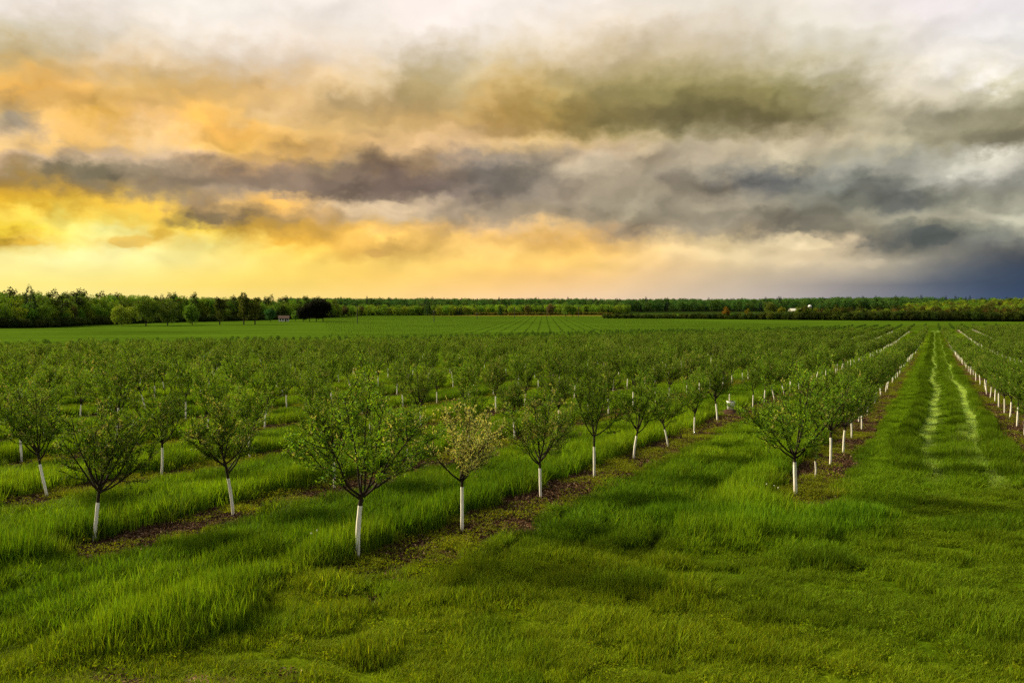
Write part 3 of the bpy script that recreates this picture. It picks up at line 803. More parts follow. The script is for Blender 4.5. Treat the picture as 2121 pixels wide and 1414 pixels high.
lone(560, 520, 'maple', 28, 9.0, 'small bluish green tree beside the farmhouse', col=(0.052, 0.165, 0.042))
lone(612, 540, 'maple', 29, 7.5, 'small pale green tree between the farmhouse and the dark conifers', col=(0.105, 0.214, 0.028))
for j, (x, h, l) in enumerate(((628, 10.5, 'shortest dark conifer on the sloping side of the dark clump'), (641, 13.0, 'middle dark conifer of the dark clump beside the field'),
                               (655, 15.5, 'tallest dark conifer of the dark clump beside the field'), (669, 15.0, 'broad dark conifer at the field end of the dark clump'))):
    lone(x, 530 + j * 2, 'maple', 31 + j, h, l, 'conifer_tree', (.012, .015, .007), 1.0, 'dark conifers beside the field', 5000)
lone(886, 890, 'pine', 41, 19.5, 'dark pointed tree rising above the wood behind the planted field', col=(0.038, 0.083, 0.020), Rmul=1.25)
lone(1036, 900, 'spruce', 42, 12.5, 'small dark green cone shaped tree in front of the golden scrub', col=(0.052, 0.107, 0.025), Rmul=1.1)
lone(1092, 905, 'oak', 43, 12.0, 'brownish round tree before the golden scrub', col=(0.079, 0.083, 0.017), Rmul=.9)
lone(1140, 880, 'bare', 44, 13.5, 'pale brownish sparse tree beside the willow', col=(0.175, 0.140, 0.056), Rmul=1.3)
lone(1172, 800, 'ash', 45, 15.5, 'bright green drooping willow at the far edge of the field', 'willow_tree', (.11, .20, .02), 1.15, n=3200)
lone(1186, 798, 'maple', 46, 12.5, 'rounded shoulder tree growing against the willow', 'willow_tree', (.14, .24, .02), .8)
lone(1503, 640, 'maple', 51, 10.0, 'round orange tinted tree behind the hedge', col=(0.263, 0.165, 0.017), Rmul=.9)
lone(1548, 640, 'bare', 52, 8.5, 'small yellowish tree behind the hedge', col=(0.210, 0.198, 0.017))
lone(1597, 625, 'oak', 53, 14.0, 'large dark round tree breaking the line of the hedge', col=(0.088, 0.124, 0.017))
lone(1618, 640, 'maple', 54, 10.0, 'yellow green tree tucked behind the large dark round tree', col=(0.193, 0.231, 0.020))
lone(1698, 620, 'oak', 55, 13.5, 'dense dark green tree beside the silo', col=(0.042, 0.102, 0.020), Rmul=1.2)
lone(1915, 575, 'bare', 56, 11.0, 'flat topped brown tree beyond the end of the grass track', col=(0.123, 0.107, 0.022), Rmul=1.3)
lone(2050, 560, 'oak', 57, 13.5, 'large dark tree at the foot of the low hill', col=(0.088, 0.107, 0.017))

# ------------------------------------------------------------------ farm buildings and poles
M_WHITE = plain_mat('white_painted_boards', (.80, .78, .72), .7, .08, 3)
M_ROOF = plain_mat('brown_shingles', (.10, .06, .045), .9, .25, 4)
M_GLASS = plain_mat('dark_window_glass', (.03, .035, .04), .15, .1, 2, .5)
M_TIN = plain_mat('pale_metal_roof', (.75, .74, .62), .5, .08, 2)
M_CONC = plain_mat('grey_silo_staves', (.16, .15, .15), .9, .2, 1.5)
M_POLE = plain_mat('weathered_pole_wood', (.05, .042, .034), .95, .3, 6)
M_PLAST = plain_mat('white_plastic', (.82, .82, .78), .4, .05, 6, .4)
M_EARTH = plain_mat('brown_bark_mulch', (.055, .030, .016), .95, .5, 30, .1, .8)

def gable(b, w, d, z0, z1, over=.4, mi=0):
    w2, d2 = w / 2 + over, d / 2 + over
    V = [(-w2, -d2, z0), (w2, -d2, z0), (w2, 0, z1), (-w2, 0, z1), (-w2, d2, z0), (w2, d2, z0)]
    V += [(x, y, z - .22) for x, y, z in V]
    b.add(V, [[0, 1, 2, 3], [3, 2, 5, 4], [7, 6, 9, 8], [8, 9, 10, 11], [0, 6, 7, 1], [4, 5, 11, 10], [0, 3, 9, 6], [3, 4, 10, 9], [1, 7, 8, 2], [2, 8, 11, 5]], (1, 1, 1), mi)

def building(name, x, depth, w, d, hw, hr, rz, label, cat, wall_m, roof_m, wins):
    X, Y = at(x, depth); root = thing(name, (X, Y, float(ground_z(X, Y))), label, cat, None, rz)
    b = Buf(); b.box((0, 0, hw / 2 - .3), (w, d, hw + .6))
    for sx in (-1, 1):
        b.add([(sx * w / 2, -d / 2, hw), (sx * w / 2, d / 2, hw), (sx * w / 2, .01, hr - .25), (sx * w / 2, -.01, hr - .25)], [[0, 1, 2, 3]], (1, 1, 1))
    link('wall', b.mesh('wall', [wall_m]), root)
    b = Buf(); gable(b, w, d, hw, hr); link('roof', b.mesh('roof', [roof_m]), root)
    for wx in wins:
        b = Buf(); b.box((wx, -d / 2 - .03, hw * .55), (1.1, .06, 1.3)); link('window', b.mesh('window', [M_GLASS]), root)
    b = Buf(); b.box((w * .18, -d / 2 - .04, 1.0), (1.1, .08, 2.0)); link('door', b.mesh('door', [M_ROOF]), root)
building('farmhouse', 588, 545, 6.6, 5, 2.1, 3.9, .25, 'small white farmhouse with brown roof beside the dark conifers', 'house', M_WHITE, M_ROOF, (-2.2, -.5, 2.6))
building('barn', 1648, 770, 11, 8, 6.2, 8.4, .1, 'long low barn with pale roof beside the silo', 'barn', M_CONC, M_TIN, (-4, -2))
def silo():
    X, Y = at(1677, 690); root = thing('silo', (X, Y, float(ground_z(X, Y))), 'tall grey silo with white dome rising over the hedge', 'silo')
    b = Buf(); b.tube([(0, 0, -.5), (0, 0, 5), (0, 0, 10.2)], [1.5, 1.5, 1.5], 24)
    for z in np.arange(.6, 10, .8): b.tube([(0, 0, z), (0, 0, z + .06)], [1.53, 1.53], 24)
    link('wall', b.mesh('wall', [M_CONC], True), root)
    b = Buf(); a = np.linspace(0, math.pi / 2, 8); b.tube([(0, 0, 10.2 + 1.5 * math.sin(t) ) for t in a], [1.58 * math.cos(t) + .01 for t in a], 24)
    link('dome', b.mesh('dome', [M_PLAST], True), root)
silo()
for x, dep, h, l in ((740, 470, 10.5, 'utility pole nearest the dark conifers at the edge of the planted field'), (899, 500, 7.5, 'short utility pole in the open planted field in line with the dark pointed tree'),
                     (988, 640, 5.0, 'shortest utility pole far out in the planted field'), (1066, 700, 10.0, 'utility pole between the cone shaped tree and the brownish round tree'),
                     (1133, 740, 9.5, 'utility pole in front of the pale brownish sparse tree'), (1198, 780, 11.0, 'utility pole just beyond the willow')):
    X, Y = at(x, dep); root = thing('utility_pole', (X, Y, float(ground_z(X, Y))), l, 'pole', 'utility poles across the field', .3)
    b = Buf(); b.tube([(0, 0, -.5), (0, 0, h * .5), (0, 0, h)], [.27, .23, .18], 8, cap=True); link('post', b.mesh('post', [M_POLE], True), root)
    b = Buf(); b.box((0, -.14, h - .55), (2.0, .16, .20)); link('crossarm', b.mesh('crossarm', [M_POLE]), root)
    for sx in (-.8, -.3, .8):
        b = Buf(); b.tube([(sx, -.14, h - .48), (sx, -.14, h - .38), (sx, -.14, h - .28)], [.05, .075, .03], 7, cap=True); link('insulator', b.mesh('insulator', [M_PLAST], True), root)

# bucket and mound where a tree is being replaced
bx, by = px_ground(1514, 857); bz = float(ground_z(bx, by))
b = Buf(); rr = np.linspace(1, 0.02, 9)
for i in range(8):
    n = 26; a = np.arange(n) / n * 6.283
    def ring(f): 
        w = 1 + .13 * np.sin(a * 3 + 1) + .07 * np.sin(a * 7)
        return np.stack([np.cos(a) * f * .85 * w, np.sin(a) * f * .6 * w, .22 * (1 - f ** 1.6) + .02 * np.sin(a * 5 + f * 9) * f * (1 - f) * 4 - .03 * f], 1)
    V = np.concatenate([ring(rr[i]), ring(rr[i + 1])]); k = np.arange(n)
    b.add(V, np.stack([k, (k + 1) % n, n + (k + 1) % n, n + k], -1), (1, 1, 1))
o = link('mulch_mound', b.mesh('mulch_mound', [M_EARTH], True)); o.location = (bx, by, bz)
tag(o, 'low mound of dark brown mulch under the white bucket', 'mulch')
root = thing('bucket', (bx, by + .05, bz + .19), 'white plastic bucket standing on the brown mulch mound', 'bucket', sc=(1.2, 1.2, 1.2))
b = Buf(); b.tube([(0, 0, 0), (0, 0, .02), (0, 0, .30), (0, 0, .34), (0, 0, .34), (0, 0, .05)], [.01, .125, .155, .165, .150, .12], 20); link('pail', b.mesh('pail', [M_PLAST], True), root)
b = Buf(); a = np.linspace(0, math.pi, 12); b.tube(np.stack([np.cos(a) * .16, -.05 - np.sin(a) * .09, .30 - np.sin(a) * .14], 1), [.005] * 12, 5); link('handle', b.mesh('handle', [M_CONC], True), root)
b = Buf(); b.tube([(0, 0, 0), (.01, 0, .3), (0, .01, .62), (.005, 0, .78)], [.022, .022, .022, .02], 8, cap=True)
o = link('stake', b.mesh('stake', [M_GUARD], True)); o.location = (bx, by + .28, bz + .12); tag(o, 'thin white stake standing behind the white bucket', 'stake', 'white stakes')
def sapling(px_, py_, h, r_, label, twig):
    X, Y = px_ground(px_, py_); z = float(ground_z(X, Y))
    root = thing('sapling', (X, Y, z), label, 'sapling', 'white wrapped saplings')
    b = Buf(); b.tube([(0, 0, -.05), (.01, 0, h * .5), (-.01, 0, h)], [r_, r_ * .95, r_ * .9], 10, cap=True); link('trunk_guard', b.mesh('trunk_guard', [M_GUARD], True), root)
    b = Buf(); b.tube([(-.01, 0, h - .03), (.0, 0, h + twig * .5), (.03, 0, h + twig)], [.010, .008, .004], 5)
    q = np.random.default_rng(int(px_)); 
    for i in range(5):
        zz = h + twig * q.uniform(.2, .9); aa = q.uniform(0, 6.28); b.tube([(0, 0, zz), (math.cos(aa) * .1, math.sin(aa) * .1, zz + .12)], [.005, .002], 4)
    link('stem', b.mesh('stem', [M_BARK], True), root)
    n = 60; zz = h + twig * q.uniform(.2, 1.05, n); aa = q.uniform(0, 6.28, n); ra = q.uniform(0, .12, n)
    b = Buf(); b.leaves(np.stack([np.cos(aa) * ra, np.sin(aa) * ra, zz], 1), q.normal(size=(n, 3)), q.uniform(.03, .05, n), q.uniform(.015, .028, n), np.tile([.06, .12, .012], (n, 1)))
    link('crown', b.mesh('crown', [M_LEAF]), root)
sapling(1689, 990, .45, .022, 'thin white wrapped sapling just behind the lone tree beside the track', .35)

# dandelion clocks
M_SEED = plain_mat('dandelion_down', (.55, .55, .45), .9, .1, 40)
M_STEM = plain_mat('green_stem', (.08, .14, .03), .7, .1, 20)
q = random.Random(5)
spots = [(645, 1142, 'pair of dandelion heads beside the largest fruit tree, the left one'), (657, 1138, 'second dandelion head of the pair beside the largest fruit tree')]
spots += [(x, y, None) for x, y in ((1530, 1033), (1541, 1028), (1552, 1036), (1563, 1027), (1571, 1034), (1588, 1030), (1604, 1028), (1612, 1036), (1689, 985), (712, 1128))]
for x, y, l in spots:
    X, Y = px_ground(x, y); z = float(ground_z(X, Y)); h = q.uniform(.24, .34); s = q.uniform(.013, .021)
    root = thing('dandelion', (X, Y, z), l or 'white dandelion head among the weeds before the lone tree beside the track', 'dandelion', 'white dandelion heads')
    if l: root['group'] = 'pair of dandelion heads'
    b = Buf(); b.tube([(0, 0, -.02), (.01, 0, h * .6), (0, .01, h)], [.004, .003, .003], 5); link('stem', b.mesh('stem', [M_STEM]), root)
    b = Buf(); a = np.linspace(-1.5, 1.5, 8); b.tube([(0, .01, h + s + s * math.sin(t)) for t in a], [max(s * math.cos(t), .001) for t in a], 10); link('seed_head', b.mesh('seed_head', [M_SEED], True), root)

# ------------------------------------------------------------------ sky
SKY = {
 0: [(0, 246,236,226), (150, 246,234,224), (300, 248,240,230), (500, 252,244,234), (700, 246,236,226), (900, 254,242,236), (1060, 252,242,234), (1250, 250,240,228), (1450, 236,228,214), (1650, 238,230,218), (1850, 240,232,228), (1950, 248,238,238), (2121, 236,230,232)],
 60: [(0, 205,195,170), (150, 215,205,185), (300, 240,228,212), (500, 248,240,230), (600, 235,222,208), (750, 245,235,222), (900, 252,240,230), (1060, 250,240,228), (1200, 240,225,205), (1350, 228,212,188), (1500, 215,202,180), (1650, 235,228,212), (1800, 236,230,215), (1950, 238,230,225), (2050, 215,212,210), (2121, 245,242,238)],
 120: [(0, 205,175,115), (80, 195,175,135), (150, 205,180,135), (200, 225,200,165), (350, 232,210,178), (500, 228,210,188), (650, 238,218,195), (800, 240,225,205), (870, 200,185,155), (1000, 225,210,180), (1060, 230,212,180), (1200, 215,195,160), (1350, 200,182,142), (1500, 200,186,148), (1650, 205,195,165), (1800, 222,214,196), (1950, 240,232,220), (2121, 248,242,232)],
 180: [(0, 250,195,105), (100, 245,185,95), (200, 230,190,125), (320, 218,180,110), (450, 222,185,125), (560, 230,190,130), (700, 235,205,155), (800, 215,190,145), (870, 190,170,120), (950, 195,175,130), (1060, 215,180,115), (1150, 185,165,110), (1250, 165,150,100), (1350, 150,140,90), (1500, 145,135,88), (1650, 150,142,95), (1750, 175,165,130), (1850, 215,205,182), (1950, 230,220,200), (2050, 215,208,182), (2121, 200,195,165)],
 240: [(0, 195,175,140), (40, 165,152,130), (100, 248,205,140), (150, 250,200,115), (250, 220,172,80), (300, 240,200,145), (360, 245,190,105), (450, 245,190,95), (550, 232,200,150), (650, 215,180,125), (750, 190,160,105), (850, 200,165,110), (950, 195,162,105), (1060, 185,150,85), (1150, 160,138,80), (1250, 135,120,75), (1350, 120,110,75), (1500, 118,108,72), (1650, 130,120,82), (1750, 165,155,118), (1850, 205,195,165), (1950, 200,190,160), (2000, 140,135,110), (2121, 170,162,130)],
 270: [(0, 200,175,140), (40, 180,160,135), (100, 250,205,135), (200, 245,190,95), (300, 245,210,160), (380, 248,195,110), (500, 240,182,95), (600, 225,185,115), (750, 205,172,120), (850, 205,172,120), (950, 220,185,135), (1060, 200,165,105), (1150, 175,150,95), (1250, 160,145,95), (1350, 140,130,92), (1500, 150,140,105), (1600, 165,152,118), (1750, 175,162,130), (1850, 205,195,165), (1950, 200,192,165), (2000, 120,116,92), (2121, 130,124,100)],
 300: [(0, 245,205,140), (100, 252,205,125), (200, 250,200,115), (300, 245,212,165), (380, 245,205,140), (450, 245,195,100), (550, 235,185,100), (650, 230,185,115), (750, 215,178,125), (850, 222,185,135), (950, 225,190,145), (1060, 225,195,145), (1150, 215,185,135), (1250, 200,175,140), (1300, 185,165,130), (1400, 185,172,145), (1500, 190,175,145), (1600, 195,182,155), (1750, 190,178,150), (1850, 180,172,145), (1950, 195,185,155), (2000, 130,125,100), (2121, 110,105,88)],
 325: [(0, 215,185,150), (100, 200,175,145), (200, 225,195,160), (300, 215,190,160), (400, 225,190,150), (500, 235,190,115), (600, 225,180,110), (700, 205,170,120), (770, 170,145,105), (820, 150,125,100), (880, 200,170,130), (950, 160,140,120), (1060, 165,150,130), (1150, 190,168,138), (1210, 215,195,165), (1300, 200,180,150), (1400, 175,162,138), (1500, 185,172,148), (1650, 190,180,152), (1750, 178,172,150), (1900, 150,150,138), (2030, 190,185,165), (2080, 215,210,192), (2121, 170,168,150)],
 350: [(0, 185,150,95), (60, 150,135,105), (120, 120,112,88), (190, 112,106,85), (230, 150,135,105), (300, 155,140,115), (400, 175,152,125), (480, 215,178,130), (560, 195,160,125), (650, 155,135,110), (720, 165,142,115), (760, 165,140,108), (810, 110,92,82), (850, 170,142,110), (900, 190,160,125), (960, 125,115,105), (1060, 130,122,112), (1150, 170,155,130), (1200, 205,190,165), (1300, 185,170,142), (1400, 165,153,132), (1500, 165,158,140), (1600, 125,125,120), (1700, 160,158,145), (1800, 150,148,135), (1950, 165,162,148), (2030, 215,210,192), (2080, 220,215,200), (2121, 195,192,178)],
 375: [(0, 190,150,70), (60, 150,130,90), (120, 130,115,88), (190, 115,105,85), (230, 150,133,105), (300, 160,140,110), (400, 150,132,110), (500, 165,140,120), (560, 150,130,110), (640, 140,120,102), (720, 145,125,105), (800, 130,110,98), (870, 120,105,98), (930, 160,138,118), (980, 130,120,110), (1060, 130,122,112), (1200, 165,150,128), (1300, 165,152,130), (1420, 140,130,115), (1480, 150,140,122), (1560, 100,100,100), (1640, 105,106,105), (1700, 150,150,140), (1800, 118,120,112), (1900, 150,150,140), (2000, 190,187,172), (2060, 195,192,178), (2121, 150,150,140)],
 400: [(0, 212,168,62), (100, 208,165,76), (200, 180,145,75), (300, 170,145,95), (400, 150,132,108), (480, 170,150,125), (580, 150,130,110), (650, 130,112,98), (750, 125,108,95), (850, 128,112,100), (950, 145,130,118), (1060, 140,130,118), (1150, 165,150,130), (1300, 160,148,125), (1450, 150,138,118), (1560, 130,125,115), (1700, 128,128,115), (1790, 120,120,112), (1850, 105,107,103), (1950, 135,135,122), (2060, 170,168,150), (2121, 165,162,145)],
 425: [(0, 215,168,50), (100, 255,210,78), (200, 252,206,82), (300, 246,200,85), (370, 215,175,80), (400, 150,125,90), (460, 150,128,100), (500, 220,180,115), (580, 250,195,105), (650, 230,190,130), (750, 225,200,165), (850, 215,190,155), (900, 180,160,135), (980, 150,135,118), (1060, 160,145,122), (1250, 165,152,130), (1350, 175,165,142), (1500, 170,158,135), (1650, 138,135,120), (1790, 135,135,120), (1880, 100,102,100), (1950, 140,140,125), (2060, 175,172,152), (2121, 165,165,145)],
 450: [(0, 255,222,98), (100, 255,232,118), (200, 255,232,115), (300, 255,222,98), (360, 205,165,75), (400, 130,112,80), (450, 125,108,80), (520, 155,130,95), (600, 215,175,110), (650, 220,180,125), (750, 205,180,145), (850, 195,172,138), (1000, 170,152,128), (1060, 170,152,125), (1200, 170,152,125), (1300, 180,168,140), (1450, 170,160,138), (1600, 135,128,112), (1680, 125,120,105), (1800, 150,145,125), (1950, 165,160,138), (2080, 200,195,172), (2121, 195,192,172)],
 475: [(0, 255,220,70), (100, 255,230,100), (180, 255,244,150), (250, 255,248,160), (320, 245,205,90), (345, 195,155,60), (400, 252,222,100), (460, 235,190,80), (520, 215,170,80), (600, 225,178,85), (700, 240,190,100), (800, 235,190,110), (900, 235,192,125), (1000, 215,182,140), (1060, 215,178,125), (1150, 235,195,130), (1250, 215,180,135), (1300, 175,155,130), (1450, 175,162,138), (1550, 165,152,130), (1650, 125,120,108), (1780, 135,128,108), (1900, 115,118,110), (2000, 145,145,128), (2121, 180,178,158)],
 500: [(0, 130,100,35), (20, 150,115,35), (60, 250,200,70), (120, 245,200,80), (120, 252,225,115), (200, 255,246,165), (280, 238,195,95), (340, 236,195,92), (400, 255,242,155), (450, 255,236,135), (520, 230,185,85), (600, 222,172,72), (700, 248,198,100), (850, 248,202,115), (1000, 250,205,125), (1150, 252,200,115), (1250, 240,195,120), (1350, 235,205,155), (1450, 225,200,150), (1550, 215,195,155), (1650, 235,215,175), (1720, 215,195,160), (1780, 125,118,105), (1900, 90,96,96), (2000, 115,116,108), (2121, 130,130,120)],
 525: [(0, 255,240,155), (150, 255,246,175), (300, 255,244,165), (450, 255,234,140), (600, 255,222,110), (700, 240,192,95), (780, 210,168,95), (850, 245,200,110), (1000, 254,212,130), (1200, 253,205,115), (1350, 240,205,145), (1450, 240,215,165), (1600, 225,205,165), (1720, 215,195,160), (1800, 160,150,130), (1900, 140,138,125), (2000, 120,118,112), (2121, 70,75,85)],
 550: [(0, 255,243,165), (300, 255,244,168), (600, 255,224,120), (750, 255,216,115), (900, 255,216,125), (1060, 255,208,120), (1200, 250,208,125), (1350, 235,200,145), (1550, 215,195,158), (1620, 225,205,168), (1780, 215,200,172), (1880, 190,180,160), (1950, 130,128,122), (2050, 84,94,108), (2121, 58,72,94)],
 580: [(0, 254,236,140), (150, 254,236,140), (300, 254,232,130), (450, 254,224,115), (600, 254,220,115), (750, 254,213,118), (900, 254,212,125), (1060, 254,208,132), (1200, 250,206,142), (1350, 234,202,158), (1500, 210,190,162), (1650, 178,166,152), (1800, 140,136,134), (1950, 88,98,112), (2121, 56,70,92)],
 620: [(0, 255,238,150), (150, 254,236,155), (450, 254,228,145), (600, 254,226,142), (750, 254,220,142), (900, 253,215,152), (1060, 250,212,165), (1200, 242,210,172), (1350, 228,204,176), (1500, 208,192,174), (1650, 182,172,168), (1800, 142,142,150), (1950, 98,108,128), (2121, 55,74,104)]}
SKY_Y = sorted(SKY)
def lin(c): return tuple(((v / 255) / 12.92 if v / 255 < .04045 else ((v / 255 + .055) / 1.055) ** 2.4) for v in c)
def sky_px(x, y):
    def row(yy):
        r = SKY[yy]; xs = [q[0] for q in r]
        return np.array([np.interp(x, xs, [q[i] for q in r]) for i in (1, 2, 3)])
    y = min(max(y, 0), 620); i = max(j for j in range(len(SKY_Y)) if SKY_Y[j] <= y); i = min(i, len(SKY_Y) - 2)
    f = (y - SKY_Y[i]) / (SKY_Y[i + 1] - SKY_Y[i])
    return row(SKY_Y[i]) * (1 - f) + row(SKY_Y[i + 1]) * f
def sky_dir(az, el):
    d = (math.sin(az) * math.cos(el), math.cos(az) * math.cos(el), math.sin(el))
    fwd = d[1] * math.cos(PITCH) - d[2] * math.sin(PITCH); up = d[1] * math.sin(PITCH) + d[2] * math.cos(PITCH)
    return lin(sky_px(W_PX / 2 + F_PX * d[0] / fwd, H_PX / 2 - F_PX * up / fwd))

# (pixel x, y of the middle, half width, half height, opacity, softness)
CLOUDS = [(2090, 110, 120, 62, .9, .9), (2060, 290, 75, 26, .6, .8), (2062, 350, 70, 26, .8, .7), (330, 270, 50, 30, .6, .8), (38, 250, 34, 18, .8, .6),
    (170, 358, 95, 22, .8, .7), (330, 352, 90, 22, .5, .9), (640, 385, 80, 20, .6, .8), (740, 398, 130, 18, .6, .8), (800, 378, 70, 20, .6, .6), (812, 347, 60, 13, .6, .9), (835, 338, 30, 9, .6, .8), (985, 355, 60, 24, .7, .6),
    (1215, 338, 50, 16, .7, .7), (1600, 378, 62, 20, .85, .6), (1870, 415, 65, 20, .8, .6), (1690, 465, 70, 15, .7, .7), (1890, 497, 95, 20, .85, .6), (1640, 503, 90, 14, .8, .5), (1450, 522, 80, 13, .6, .6),
    (1800, 546, 80, 11, .8, .5), (1400, 432, 90, 16, .6, .7), (1300, 478, 50, 14, .6, .6), (800, 428, 80, 9, .7, .6), (430, 446, 65, 13, .9, .5), (600, 500, 60, 12, .8, .6), (790, 526, 45, 8, .8, .6),
    (285, 502, 36, 11, .8, .5), (340, 482, 34, 9, .6, .8), (55, 503, 50, 7, .8, .5), (0, 500, 50, 9, .8, .8), (575, 425, 60, 9, .8, .6), (250, 475, 60, 14, .6, .8), (1580, 300, 100, 20, .5, .9), (880, 195, 50, 20, .6, .6)]
SUN_AZ, SUN_EL = R(-66), R(30)
def build_sky():
    w = bpy.data.worlds.new('World'); scene.world = w; w.use_nodes = True; nt = w.node_tree; nt.nodes.clear()
    L = nt.links.new
    tc = N(nt, 'ShaderNodeTexCoord')
    sp = N(nt, 'ShaderNodeSeparateXYZ'); L(tc.outputs['Generated'], sp.inputs[0])
    az = mathn(nt, 'ARCTAN2', sp.outputs[0], sp.outputs[1]); el = mathn(nt, 'ARCSINE', sp.outputs[2])
    # cloud turbulence, flattened towards the horizon
    cv = N(nt, 'ShaderNodeCombineXYZ'); L(mathn(nt, 'MULTIPLY', az, 5.0), cv.inputs[0]); L(mathn(nt, 'MULTIPLY', el, 7.2), cv.inputs[1])
    def noise(scale, detail, rough, off):
        m = N(nt, 'ShaderNodeVectorMath', operation='ADD'); L(cv.outputs[0], m.inputs[0]); m.inputs[1].default_value = off
        n = N(nt, 'ShaderNodeTexNoise', noise_dimensions='2D'); n.inputs['Scale'].default_value = scale; n.inputs['Detail'].default_value = detail; n.inputs['Roughness'].default_value = rough
        L(m.outputs[0], n.inputs['Vector']); return n
    n1 = noise(1.9, 5, .50, (3.1, 7.7, 0)); n2 = noise(1.9, 5, .50, (13.4, 1.2, 0)); n3 = noise(2.2, 6, .52, (5.5, 21.0, 0))
    # calm air near the horizon
    calm = N(nt, 'ShaderNodeMapRange', interpolation_type='SMOOTHSTEP'); L(el, calm.inputs[0])
    calm.inputs[1].default_value = R(1.5); calm.inputs[2].default_value = R(6); calm.inputs[3].default_value = .12; calm.inputs[4].default_value = 1.0
    def warp(base, n, amp):
        return mathn(nt, 'ADD', base, mathn(nt, 'MULTIPLY', mathn(nt, 'MULTIPLY', mathn(nt, 'SUBTRACT', n.outputs[0], .5), amp), calm.outputs[0]))
    h1 = noise(7.5, 5, .55, (31.0, 2.0, 0)); h2 = noise(7.5, 5, .55, (4.0, 40.0, 0))
    azw = warp(warp(az, n1, R(4.0)), h1, R(3.6)); elw = warp(warp(el, n2, R(1.7)), h2, R(1.7))
    pos = mathn(nt, 'MULTIPLY_ADD', azw, 1 / (2 * math.pi), .5)
    pix_rows = [620, 595, 572, 550, 537, 525, 512, 500, 487, 475, 462, 450, 437, 425, 412, 400, 387, 375, 362, 350, 337, 325, 312, 300, 285, 270, 255, 240, 210, 180, 150, 120, 90, 60, 30, 0]
    els = [math.atan((HORIZON - y) / F_PX) for y in pix_rows]
    azs = np.radians([-180, -75] + list(np.linspace(-34, 34, 28)) + [75, 180])
    cur = None
    over = (.50, .49, .47)
    for i, e in enumerate(els):
        rp = N(nt, 'ShaderNodeValToRGB'); cr = rp.color_ramp; cr.interpolation = 'LINEAR'
        for j, a in enumerate(azs):
            p = (a + math.pi) / (2 * math.pi)
            if j == 0: s = cr.elements[0]; s.position = 0.0
            elif j == len(azs) - 1: s = cr.elements[-1]; s.position = 1.0
            else: s = cr.elements.new(p)
            if abs(a) <= R(35): c = sky_dir(a, e)
            elif a < 0: c = (.85, .70, .42) if abs(a) < R(80) else over
            else: c = (.55, .55, .56) if abs(a) < R(80) else over
            s.color = (*c, 1)
        L(pos, rp.inputs[0])
        if cur is None: cur = rp.outputs[0]
        else:
            mr = N(nt, 'ShaderNodeMapRange'); L(elw, mr.inputs[0]); mr.inputs[1].default_value = els[i - 1]; mr.inputs[2].default_value = e
            cur = mixc(nt, mr.outputs[0], cur, rp.outputs[0])
    mr = N(nt, 'ShaderNodeMapRange'); L(el, mr.inputs[0]); mr.inputs[1].default_value = els[-1] + R(1); mr.inputs[2].default_value = R(45)
    cur = mixc(nt, mr.outputs[0], cur, (.50, .49, .47))
    # separate clouds: ragged ellipses of their own colour, seen from the field
    nd = noise(4.2, 7, .50, (2.2, 4.1, 0));
    rag = mathn(nt, 'MULTIPLY', mathn(nt, 'SUBTRACT', nd.outputs[0], .5), 6.5)
    ae = N(nt, 'ShaderNodeCombineXYZ'); L(warp(az, n1, R(3)), ae.inputs[0]); L(warp(el, n2, R(1.4)), ae.inputs[1])
    for (x, y, rx, ry, op, soft) in CLOUDS:
        dx, dy = (x - W_PX / 2) / F_PX, (y - H_PX / 2) / F_PX
        v = Vector((dx, math.cos(PITCH) - dy * math.sin(PITCH), -math.sin(PITCH) - dy * math.cos(PITCH))).normalized()
        a0, e0 = math.atan2(v.x, v.y), math.asin(v.z); k = math.cos(a0)
        ra, re_ = rx / F_PX * k * k, ry / F_PX * k
        vm = N(nt, 'ShaderNodeVectorMath', operation='MULTIPLY_ADD'); L(ae.outputs[0], vm.inputs[0])
        vm.inputs[1].default_value = (1 / ra, 1 / re_, 0); vm.inputs[2].default_value = (-a0 / ra, -e0 / re_, 0)
        dt = N(nt, 'ShaderNodeVectorMath', operation='DOT_PRODUCT'); L(vm.outputs[0], dt.inputs[0]); L(vm.outputs[0], dt.inputs[1])
        mr = N(nt, 'ShaderNodeMapRange', interpolation_type='SMOOTHSTEP')
        L(mathn(nt, 'SUBTRACT', rag, dt.outputs['Value']), mr.inputs[0]); mr.inputs[1].default_value = -1.0; mr.inputs[2].default_value = -1.0 + soft * 1.9; mr.inputs[4].default_value = op * .95
        cur = mixc(nt, mr.outputs[0], cur, lin(sky_px(x, y)))
    # cauliflower relief: tops lit from above, undersides grey
    pv = N(nt, 'ShaderNodeCombineXYZ'); L(mathn(nt, 'MULTIPLY', warp(warp(az, n1, R(5)), h1, R(1.6)), 5.0), pv.inputs[0]); L(mathn(nt, 'MULTIPLY', warp(warp(el, n2, R(3)), h2, R(.9)), 9.0), pv.inputs[1])
    def puff(off):
        m = N(nt, 'ShaderNodeVectorMath', operation='ADD'); L(pv.outputs[0], m.inputs[0]); m.inputs[1].default_value = off
        v = N(nt, 'ShaderNodeTexVoronoi', voronoi_dimensions='2D', feature='SMOOTH_F1'); v.inputs['Scale'].default_value = 2.1; v.inputs['Detail'].default_value = 2; v.inputs['Roughness'].default_value = .42; v.inputs['Smoothness'].default_value = 1.0
        L(m.outputs[0], v.inputs['Vector']); return v.outputs['Distance']
    rel = mathn(nt, 'SUBTRACT', puff((1.3 - .04, 2.0 + .11, 0)), puff((1.3, 2.0, 0)))
    hi = N(nt, 'ShaderNodeMapRange', interpolation_type='SMOOTHSTEP'); L(el, hi.inputs[0]); hi.inputs[1].default_value = R(10); hi.inputs[2].default_value = R(19); hi.inputs[3].default_value = 1.0; hi.inputs[4].default_value = .22
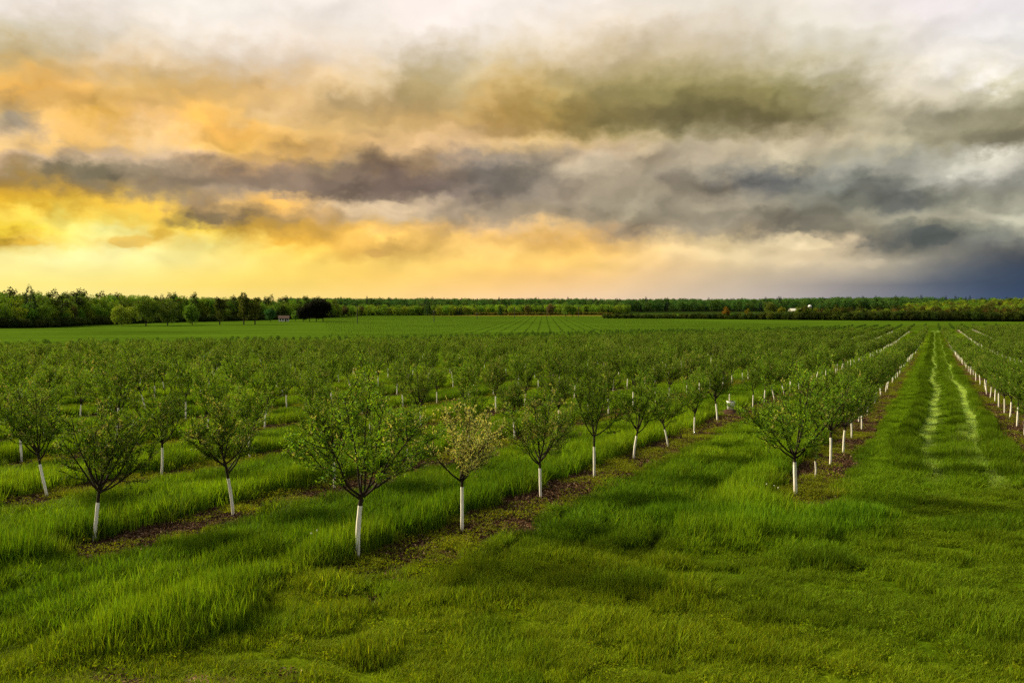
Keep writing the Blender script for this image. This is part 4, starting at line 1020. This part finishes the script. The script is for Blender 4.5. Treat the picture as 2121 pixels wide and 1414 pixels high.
    rel = mathn(nt, 'MULTIPLY', mathn(nt, 'MULTIPLY', mathn(nt, 'MULTIPLY', rel, calm.outputs[0]), hi.outputs[0]), .90)
    sr = N(nt, 'ShaderNodeVectorMath', operation='SCALE'); L(cur, sr.inputs[0]); L(mathn(nt, 'ADD', rel, 1.0), sr.inputs['Scale']); cur = sr.outputs[0]
    # billows
    bil = mathn(nt, 'MULTIPLY_ADD', mathn(nt, 'MULTIPLY', mathn(nt, 'SUBTRACT', n3.outputs[0], .5), calm.outputs[0]), .14, 1.02)
    gm = N(nt, 'ShaderNodeGamma'); L(cur, gm.inputs[0]); gm.inputs[1].default_value = 1.05; hs = N(nt, 'ShaderNodeHueSaturation'); hs.inputs['Saturation'].default_value = 1.02; L(gm.outputs[0], hs.inputs['Color']); cur = hs.outputs[0]
    sc = N(nt, 'ShaderNodeVectorMath', operation='SCALE'); L(cur, sc.inputs[0]); L(bil, sc.inputs['Scale'])
    sky = N(nt, 'ShaderNodeTexSky', sky_type='NISHITA'); sky.sun_disc = False; sky.sun_elevation = SUN_EL; sky.sun_rotation = SUN_AZ
    nsc = N(nt, 'ShaderNodeVectorMath', operation='SCALE'); L(sky.outputs[0], nsc.inputs[0]); nsc.inputs['Scale'].default_value = .05
    fin = mixc(nt, .98, nsc.outputs[0], sc.outputs[0])
    bg = N(nt, 'ShaderNodeBackground'); L(fin, bg.inputs[0]); bg.inputs[1].default_value = .55
    ow = N(nt, 'ShaderNodeOutputWorld'); L(bg.outputs[0], ow.inputs[0])
    w.cycles.sampling_method = 'NONE'
build_sky()

sun = bpy.data.lights.new('sun', 'SUN'); sun.energy = 5.0; sun.angle = R(9.0); sun.color = (1.0, .84, .56)
so = bpy.data.objects.new('sun', sun); COL.objects.link(so)
d = Vector((math.sin(SUN_AZ) * math.cos(SUN_EL), math.cos(SUN_AZ) * math.cos(SUN_EL), math.sin(SUN_EL)))
so.rotation_euler = d.to_track_quat('Z', 'Y').to_euler(); so.location = d * 50

cam = bpy.data.cameras.new('camera'); cam.lens = 28.0; cam.sensor_width = 36.0; cam.clip_end = 20000; cam.clip_start = .1
co = bpy.data.objects.new('camera', cam); COL.objects.link(co)
co.location = (0, 0, EYE); co.rotation_euler = (math.pi / 2 - PITCH, 0, 0)
scene.camera = co

scene.render.engine = 'CYCLES'
cy = scene.cycles
cy.use_adaptive_sampling = True; cy.adaptive_threshold = .02
cy.max_bounces = 3; cy.diffuse_bounces = 2; cy.glossy_bounces = 1; cy.transmission_bounces = 4; cy.transparent_max_bounces = 4
cy.use_denoising = False
try: cy.denoiser = 'OPENIMAGEDENOISE'
except Exception: pass
cy.caustics_reflective = False; cy.caustics_refractive = False
vs = scene.view_settings
vs.view_transform = 'Standard'; vs.look = 'None'; vs.exposure = .863; vs.gamma = 1; vs.use_curve_mapping = False
